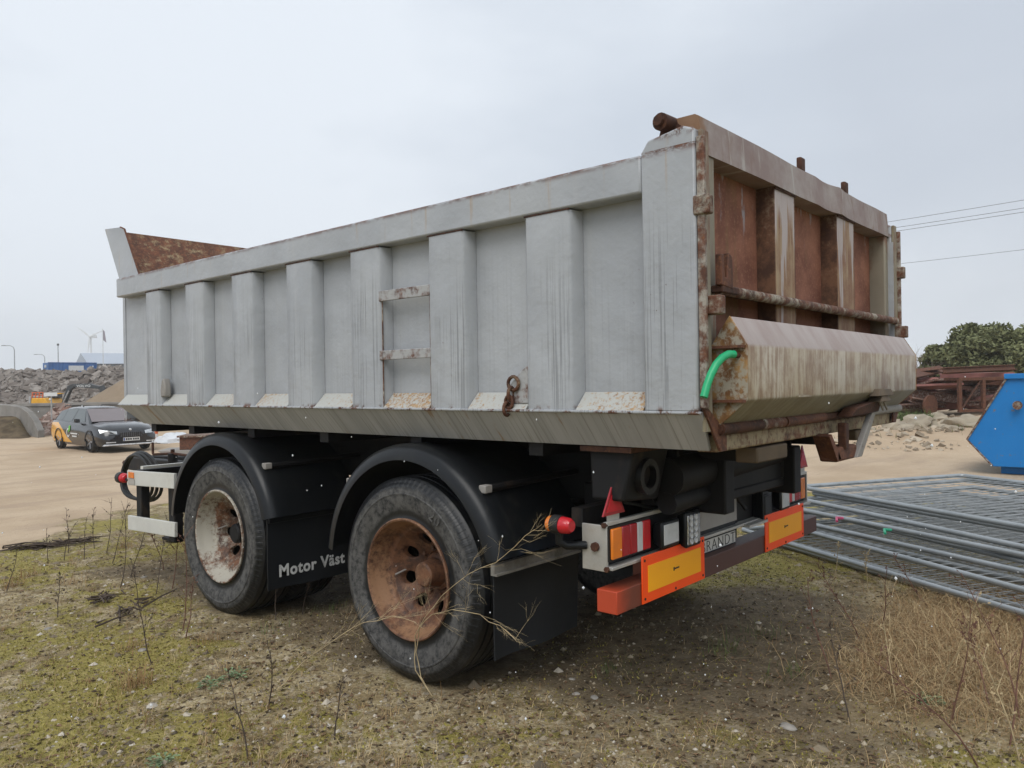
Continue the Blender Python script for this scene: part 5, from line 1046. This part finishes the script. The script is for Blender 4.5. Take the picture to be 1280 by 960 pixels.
# pebbles
q = MB(); tone = []
for i in range(30000):
    x, y = spot(2.2, 9.0, 1.6)
    if tyre_hit(x, y) or sand_amt(x, y) > .8: continue
    if moss_amt(x, y) > .6 and rnd.random() < .4 or dirt_amt(x, y) > .5 and rnd.random() < .6: continue
    r_ = .0042*math.exp(abs(rnd.gauss(0, .62))); z = ground_z(x, y); b = len(q.v); w = rnd.uniform(.6, 1); an = rnd.uniform(0, 6.3)
    for k in range(5): a = an+k*1.257; f_ = r_*rnd.uniform(.75, 1.25); q.v.append((x+f_*math.cos(a), y+f_*w*math.sin(a), z-.001+r_*.15*rnd.random()))
    q.v.append((x+r_*rnd.uniform(-.4, .4), y+r_*rnd.uniform(-.4, .4), z+r_*rnd.uniform(.45, .9)))
    for k in range(5): q.f.append((b+k, b+(k+1) % 5, b+5)); q.m.append(0)
    tone += [rnd.random()]*6
toned(q, tone, 'pebbles', tone_mat('pebble_stone', [(0, (.10, .082, .058)), (.45, (.22, .18, .125)), (.85, (.38, .32, .225)), (1, (.52, .48, .42))]), 'loose small pebbles scattered over the mossy ground', 'pebbles')
# moss
q = MB(); tone = []
for i in range(120000):
    x, y = spot(2.2, 8.5, 1.5)
    if rnd.random() > moss_amt(x, y) or tyre_hit(x, y): continue
    z = ground_z(x, y); a = rnd.uniform(0, 6.3); r_ = rnd.uniform(.003, .008); h = rnd.uniform(.003, .011); b = len(q.v)
    q.v += [(x-r_*math.cos(a), y-r_*math.sin(a), z-.002), (x+r_*math.cos(a), y+r_*math.sin(a), z-.002), (x+rnd.gauss(0, .005), y+rnd.gauss(0, .005), z+h)]; q.f.append((b, b+1, b+2)); q.m.append(0); tone += [rnd.random()]*3
toned(q, tone, 'moss', tone_mat('yellow_green_moss', [(0, (.11, .098, .024)), (.5, (.225, .195, .042)), (1, (.36, .31, .085))], .9), 'yellow-green moss carpet covering the gravel around the trailer', 'moss')
# dry grass
def blade(q, tone, x, y, L_, lean, az, wd, tn, z0=None):
    z = ground_z(x, y) if z0 is None else z0; b = len(q.v); dx, dy = math.cos(az), math.sin(az); px, py = -dy*wd, dx*wd; n = 4; hz = z-.004; rr = 0; an = lean*.35
    for k in range(n+1):
        f_ = k/n; w = 1-f_*.9
        q.v += [(x+dx*rr-px*w, y+dy*rr-py*w, hz), (x+dx*rr+px*w, y+dy*rr+py*w, hz)]
        rr += L_/n*math.sin(an); hz += L_/n*math.cos(an); hz = max(hz, z+.003+.01*rnd.random()); an = min(an+lean*.42, 1.75)
    for k in range(n): q.f.append((b+2*k, b+2*k+1, b+2*k+3, b+2*k+2)); q.m.append(0)
    tone += [tn]*(2*(n+1))
q = MB(); tone = []
for i in range(27000):                                   # straw thatch near the fence panels
    x = 1.25+rnd.gauss(0, .85); y = -.45+rnd.gauss(0, .45)
    if rnd.random() > straw_amt(x, y)+.10 or x < -.1: continue
    blade(q, tone, x, y, rnd.uniform(.09, .34), rnd.choice((1.3, 2.2, 2.8, 3.4, 4.2))*rnd.uniform(.8, 1.2), rnd.uniform(0, 6.3), rnd.uniform(.0007, .0018), rnd.random()**.8)
for i in range(300):                                    # tufts elsewhere
    x, y = spot(2.3, 9, 1.3)
    if tyre_hit(x, y) or sand_amt(x, y) > .4 or dirt_amt(x, y) > .6: continue
    k_ = rnd.choice((.4, .6, .6, .9, 1.2)); tb_ = rnd.random()
    for j in range(rnd.randint(8, 26)): blade(q, tone, x+rnd.gauss(0, .035*k_), y+rnd.gauss(0, .035*k_), rnd.uniform(.03, .13)*k_, rnd.uniform(.2, 1.5), rnd.uniform(0, 6.3), rnd.uniform(.0009, .002), min(1, max(0, tb_+rnd.gauss(0, .15))))
for i in range(26000):                                   # lying stems
    x, y = spot(2.2, 8, 1.4)
    if tyre_hit(x, y) or sand_amt(x, y) > .5 or (dirt_amt(x, y) > .5 and rnd.random() < .6): continue
    blade(q, tone, x, y, rnd.uniform(.03, .12), rnd.uniform(1.5, 2.2), rnd.uniform(0, 6.3), rnd.uniform(.0006, .0014), rnd.random())
for (u, v, k_) in ((490/3, 640+655/3, 1.5), (520/3, 640+650/3, 1.4), (470, 640, .9), (15, 735, 1.5), (35, 722, 1.3), (92, 730, 1.0), (470/3, 640+135/3, 1.4), (770/3, 640+490/3, .9), (500/3, 640+520/3, 1.1)):
    p = on('z', 0, u, v)
    for j in range(60): blade(q, tone, p.x+rnd.gauss(0, .045), p.y+rnd.gauss(0, .045), rnd.uniform(.05, .12)*k_, rnd.uniform(.2, 1.3), rnd.uniform(0, 6.3), rnd.uniform(.001, .002), rnd.uniform(.25, .6))
toned(q, tone, 'dry_grass', tone_mat('dry_grass_straw', [(0, (.14, .088, .045)), (.3, (.28, .165, .078)), (.6, (.37, .255, .125)), (1, (.60, .47, .27))]), 'dry straw-coloured grass growing thickest beside the fence panels', 'dry grass')
q = MB(); tone = []
for (u, v, n_) in ((905, 815, 60), (770, 838, 46), (920, 520+285, 30), (445, 715, 40), (410, 765, 40), (330, 790, 30), (1160, 878, 30), (950, 795, 50), (985, 845, 60), (915, 700, 20), (960, 580+115, 20)):
    p = on('z', 0, u, v)
    for j in range(n_): blade(q, tone, p.x+rnd.gauss(0, .07), p.y+rnd.gauss(0, .06), rnd.uniform(.03, .11), rnd.uniform(.2, 1.4), rnd.uniform(0, 6.3), rnd.uniform(.001, .002), rnd.random())
for i in range(900):
    p = cw(rnd.uniform(6.4, 13), rnd.uniform(15.5, 21), 0)
    if mnoise.noise(Vector((p.x*1.1, p.y*1.1, 16))) < .1: continue
    blade(q, tone, p.x, p.y, rnd.uniform(.08, .25), rnd.uniform(.3, 1.3), rnd.uniform(0, 6.3), .006, rnd.random())
for i in range(700):                                    # green fringe at the foot of the scrap bank
    u = rnd.uniform(1120, 1165); p = gp(u, 530, rnd.uniform(19.2, 20.2)); blade(q, tone, p.x, p.y, rnd.uniform(.15, .4), rnd.uniform(.3, 1.2), rnd.uniform(0, 6.3), .008, rnd.random(), p.z)
toned(q, tone, 'green_grass', tone_mat('green_grass_blade', [(0, (.045, .07, .02)), (.6, (.085, .125, .035)), (1, (.16, .20, .07))]), 'sparse green grass sprouting between the dry stems', 'grass')
# leaf and twig litter
q = MB(); tone = []
for i in range(11000):
    x, y = spot(2.2, 8, 1.4)
    if tyre_hit(x, y) or sand_amt(x, y) > .5: continue
    z = ground_z(x, y); a = rnd.uniform(0, 6.3); L_ = rnd.uniform(.006, .02); w = L_*rnd.uniform(.15, .6); b = len(q.v); c_, s_ = math.cos(a), math.sin(a)
    q.v += [(x-c_*L_, y-s_*L_, z+.002), (x-s_*w, y+c_*w, z+.004+rnd.random()*.006), (x+c_*L_, y+s_*L_, z+.003), (x+s_*w, y-c_*w, z+.004+rnd.random()*.006)]; q.f.append((b, b+1, b+2, b+3)); q.m.append(0); tone += [rnd.random()]*4
toned(q, tone, 'leaf_litter', tone_mat('dead_leaf', [(0, (.035, .026, .018)), (.6, (.085, .056, .034)), (1, (.22, .135, .08))]), 'small dead leaves and chips littering the ground', 'leaf litter')
# tall dead weeds, each one a plant
M_stalk = [plain('dark_dead_stalk', (.075, .055, .042), .9, bump=0, scale=30), plain('russet_dead_stalk', (.15, .075, .052), .9, bump=0, scale=30), plain('straw_stalk', (.42, .33, .19), .8, bump=0, scale=20)]
def weed(p, h, mat, seed, lean=.15):
    r2 = random.Random(seed); q = MB(); d = Vector((r2.gauss(0, lean), r2.gauss(0, lean), 1)).normalized(); pts = [Vector((0, 0, -.01))]; n = 7
    for k in range(n): d = (d+Vector((r2.gauss(0, .08), r2.gauss(0, .08), 0))).normalized(); pts.append(pts[-1]+d*h/n)
    q.tube(pts, [.0035*(1-.75*k/n)+.0004 for k in range(n+1)], 5)
    for k in range(r2.randint(8, 18)):
        i = r2.randint(2, n-1); b = pts[i]+(pts[i+1]-pts[i])*r2.random(); e = (d+Vector((r2.gauss(0, .8), r2.gauss(0, .8), r2.gauss(.3, .3)))).normalized(); L_ = h*r2.uniform(.06, .22)
        q.tube([b, b+e*L_*.5+Vector((0, 0, .004)), b+e*L_], [.0014, .0011, .0006], 3, False)
        for m_ in range(3):
            c0 = b+e*L_*r2.uniform(.4, 1); s_ = .006*r2.uniform(.5, 1.4); e1 = Vector((r2.gauss(0, 1), r2.gauss(0, 1), r2.gauss(0, 1))).normalized()*s_; e2 = Vector((r2.gauss(0, 1), r2.gauss(0, 1), r2.gauss(0, 1))).normalized()*s_
            q.add([c0-e1, c0-e2, c0+e1, c0+e2], [(0, 1, 2, 3)])
    return q.build('dead_weed', mat, loc=p)
WL = [(80, 700, .34, 0), (85, 690, .42, 0), (105, 700, .36, 0), (133, 690, .52, 0), (140, 705, .5, 0), (150, 735, .62, 0), (163, 722, .5, 0), (72, 772, .3, 0), (195, 742, .6, 0), (205, 712, .5, 1), (215, 735, .55, 1), (228, 790, .62, 1), (190, 830, .62, 0), (8, 740, .32, 0),
      (345, 775, .38, 0), (378, 768, .40, 0), (335, 885, .34, 0), (310, 950, .35, 0), (418, 925, .30, 0), (232, 800, .35, 1), (60, 705, .3, 0), (118, 686, .4, 0)]
for i, (u, v, h, k) in enumerate(WL):
    p = on('z', 0, u, v); p.z = ground_z(p.x, p.y); o = weed(p, h, M_stalk[k], 100+i)
    tag(o, 'thin russet dead weed stalk standing just before the front wheel' if k == 1 else 'thin dark dead weed stalk standing in the moss left of the wheels', 'weed', 'dead weeds left of the wheels')
WR = [(1190, 900, .55, 1), (1225, 960, .6, 1), (1262, 930, .62, 1), (1240, 890, .5, 1), (1275, 900, .66, 1), (1040, 850, .5, 1), (1075, 800, .5, 1), (1100, 790, .42, 1), (1165, 760, .4, 1), (1062, 900, .4, 0), (1085, 740, .36, 2), (1040, 730, .3, 2), (1170, 870, .5, 2), (1225, 800, .42, 2), (1120, 880, .4, 2), (1275, 950, .5, 2)]
for i, (u, v, h, k) in enumerate(WR):
    p = on('z', 0, u, v); p.z = ground_z(p.x, p.y); o = weed(p, h, M_stalk[k], 300+i, .3)
    tag(o, ('thin dark dead weed stalk amid the straw before the fence panels', 'thin russet dead weed stalk amid the straw before the fence panels', 'pale straw-coloured dead weed stalk amid the straw before the fence panels')[k], 'weed', 'dead weeds by the fence panels')
# the two long pale branching stalks in front of the rear wheel
def stalk(name, pix, X0, X1, side, label, seed):
    r2 = random.Random(seed); q = MB(); n = len(pix); pts = []
    X0 = on('z', 0, *pix[0]).x
    for i, (u, v) in enumerate(pix): pts.append(on('x', X0+(X1-X0)*i/(n-1), u, v))
    pts[0].z = ground_z(pts[0].x, pts[0].y)-.005; o = pts[0].copy(); pts = [p-o for p in pts]
    fine = []
    for a, b in zip(pts, pts[1:]): fine += [a, a+(b-a)*.5+Vector((r2.gauss(0, .004), r2.gauss(0, .004), r2.gauss(0, .004)))]
    fine.append(pts[-1]); m_ = len(fine)
    q.tube(fine, [.0024*(1-.75*i/m_)+.0004 for i in range(m_)], 6)
    for k in range(17):
        f_ = r2.uniform(.3, 1); i = min(m_-2, int(f_*(m_-1))); b = fine[i]+(fine[i+1]-fine[i])*r2.random(); d = (fine[i+1]-fine[i]).normalized(); e = (d+Vector((r2.gauss(0, .35), r2.gauss(0, .45), r2.gauss(.05, .45)))).normalized()
        twigs(q, b, e, r2.uniform(.05, .16), .0007, 2, r2, .33)
    ob = q.build(name, M_stalk[2], loc=o, smooth=60); tag(ob, label, 'dry stalk', 'long branching stalks by the rear wheel')
stalk('dry_branch', [(541, 868), (524, 845), (518, 825), (519, 795), (531, 772), (552, 745), (585, 718), (620, 703), (645, 682), (668, 662)], 0, -1.42, 1, 'long pale branching dead stalk arching up across the rusty rear wheel', 5)
stalk('dry_branch', [(345, 862), (365, 842), (388, 820), (425, 795), (455, 778), (490, 770), (520, 778)], 0, -1.45, 1, 'long pale branching dead stalk leaning low between the two wheels', 6)
stalk('dry_branch', [(541, 868), (526, 846), (520, 815), (524, 785), (540, 768), (565, 762), (600, 768), (625, 782), (645, 800)], 0, -1.36, 1, 'pale dead side stalk drooping over the tyre toward the mud flap', 9)
# broad-leaf weeds and larger stones
M_bl = plain('grey_green_leaf', (.16, .22, .11), .7, bump=0, var=.3, scale=20)
for i, (u, v, lb) in enumerate(((293, 848, 'grey-green leafy rosette in the moss below the front wheel'), (265, 860, 'smaller bright leafy rosette beside the grey-green one'), (1160, 880, 'small green leafy weed near the lower right corner'), (205, 955, 'green leafy weed at the bottom edge left of centre'))):
    p = on('z', 0, u, v); p.z = ground_z(p.x, p.y); q = MB()
    for k in range(46):
        a = rnd.uniform(0, 6.3); r0 = rnd.uniform(0, .055); L_ = rnd.uniform(.008, .018); h = rnd.uniform(.008, .04); c_, s_ = math.cos(a), math.sin(a); x, y = c_*r0, s_*r0
        q.add([(x, y, h-.006), (x+c_*L_-s_*L_*.5, y+s_*L_+c_*L_*.5, h), (x+c_*L_*2, y+s_*L_*2, h-.003), (x+c_*L_+s_*L_*.5, y+s_*L_-c_*L_*.5, h)], [(0, 1, 2, 3)])
    tag(q.build('leafy_weed', M_bl, loc=p), lb, 'weed', 'leafy weeds')
M_st = plain('grey_field_stone', (.30, .28, .25), .9, 0, .2, 12, .4, .2)
for i, (u, v, r_, lb) in enumerate(((178, 814, .022, 'pale flat stone lying in the moss at lower left'), (60, 786, .02, 'dark stone half sunk in the moss at the left edge'), (135, 800, .016, 'small brown stone between the twigs at left'), (437, 916, .011, 'little white stone below the rear tyre'), (720, 868, .016, 'whitish stone on the bare soil behind the rear tyre'), (743, 872, .018, 'brown leaf-shaped stone beside the whitish stone'), (583, 944, .013, 'orange-tinted pebble near the bottom edge'),
        (985, 905, .030, 'larger grey stone by the leaf litter at lower right'), (1010, 760, .02, 'grey stone in front of the right reflector board'), (905, 765, .014, 'small pale stone below the bumper beam'), (180, 722, .02, 'white stone lying before the side planks'), (715, 850, .014, 'dull stone in the shade near the mud flap'))):
    p = on('z', 0, u, v); p.z = ground_z(p.x, p.y)-.002; tag(stone('stone', p, r_, i+40, M_st, .6, 3, .45), lb, 'stone', 'larger stones in the moss')
# dark rotten branches on the ground at left
for i, (pa, pb, lb) in enumerate((((0, 692), (120, 678), 'long dark heap of rotten twigs at the edge of the yard'), ((125, 790), (185, 752), 'dark rotten branch lying in the moss left of the front wheel'), ((118, 758), (142, 743), 'short dark rotten branch in the moss'))):
    a, b = on('z', .0, *pa), on('z', .0, *pb); q = MB(); L_ = (b-a).length
    for k in range(60 if i == 0 else 16):
        f0 = rnd.uniform(0, .85); f1 = min(1, f0+rnd.uniform(.1, .45)); o1 = Vector((rnd.gauss(0, .05), rnd.gauss(0, .05), rnd.uniform(.005, .05))); o2 = Vector((rnd.gauss(0, .06), rnd.gauss(0, .06), rnd.uniform(.004, .05)))
        q.tube([(b-a)*f0+o1, (b-a)*((f0+f1)/2)+(o1+o2)/2+Vector((0, 0, rnd.gauss(0, .01))), (b-a)*f1+o2], [.007, .006, .003], 4)
    tag(q.build('rotten_branch', M_stalk[0], loc=Vector((a.x, a.y, ground_z(a.x, a.y)))), lb, 'branch')
# ------------------------------------------------------------------ falling snow and haze
q = MB(); rnd = random.Random(55)
for i in range(560):
    d = 1.6+rnd.random()**1.1*7; u = rnd.uniform(-20, 1300); v = rnd.uniform(-20, 900); c_ = at(u, v, d)
    if c_.z < .15 or c_.z > 1.5 or d > 2.2 and c_.x > S-.05 and c_.x < 1.3 and -.2 < c_.y < 5.4 and c_.z < 2.6: continue
    r_ = .0019*math.exp(abs(rnd.gauss(0, .42))); vs = [Vector(e_)*r_*rnd.uniform(.7, 1.2)+c_ for e_ in ((1, 0, 0), (-1, 0, 0), (0, 1, 0), (0, -1, 0), (0, 0, 1.2), (0, 0, -1.2))]
    q.add(vs, [(0, 2, 4), (2, 1, 4), (1, 3, 4), (3, 0, 4), (2, 0, 5), (1, 2, 5), (3, 1, 5), (0, 3, 5)])
sn = NT('snow'); tl = sn.n('ShaderNodeBsdfTranslucent'); tl.inputs[0].default_value = (.95, .96, .98, 1); ms = sn.n('ShaderNodeMixShader'); ms.inputs[0].default_value = .5; sn.set((.92, .94, .96), .8)
sn.t.links.new(sn.b.outputs[0], ms.inputs[1]); sn.t.links.new(tl.outputs[0], ms.inputs[2]); sn.t.links.new(ms.outputs[0], sn.t.nodes['Material Output'].inputs[0])
tag(q.build('falling_snow', sn.mat, smooth=180), 'sparse white snowflakes drifting down in front of the trailer', 'snow', kind='stuff')
hz = MB().box(-60, 720, -60, 900, -1.8, 78).build('haze', None)
t = bpy.data.materials.new('snow_haze'); t.use_nodes = True; t.node_tree.nodes.clear(); ou = t.node_tree.nodes.new('ShaderNodeOutputMaterial'); pv = t.node_tree.nodes.new('ShaderNodeVolumePrincipled')
pv.inputs['Color'].default_value = (.985, .99, 1, 1); pv.inputs['Density'].default_value = .0008; pv.inputs['Anisotropy'].default_value = .2; t.node_tree.links.new(pv.outputs[0], ou.inputs['Volume'])
t.cycles.homogeneous_volume = True; hz.data.materials.clear(); hz.data.materials.append(t); tag(hz, 'thin grey snow haze filling the air over the yard', 'haze', kind='stuff')
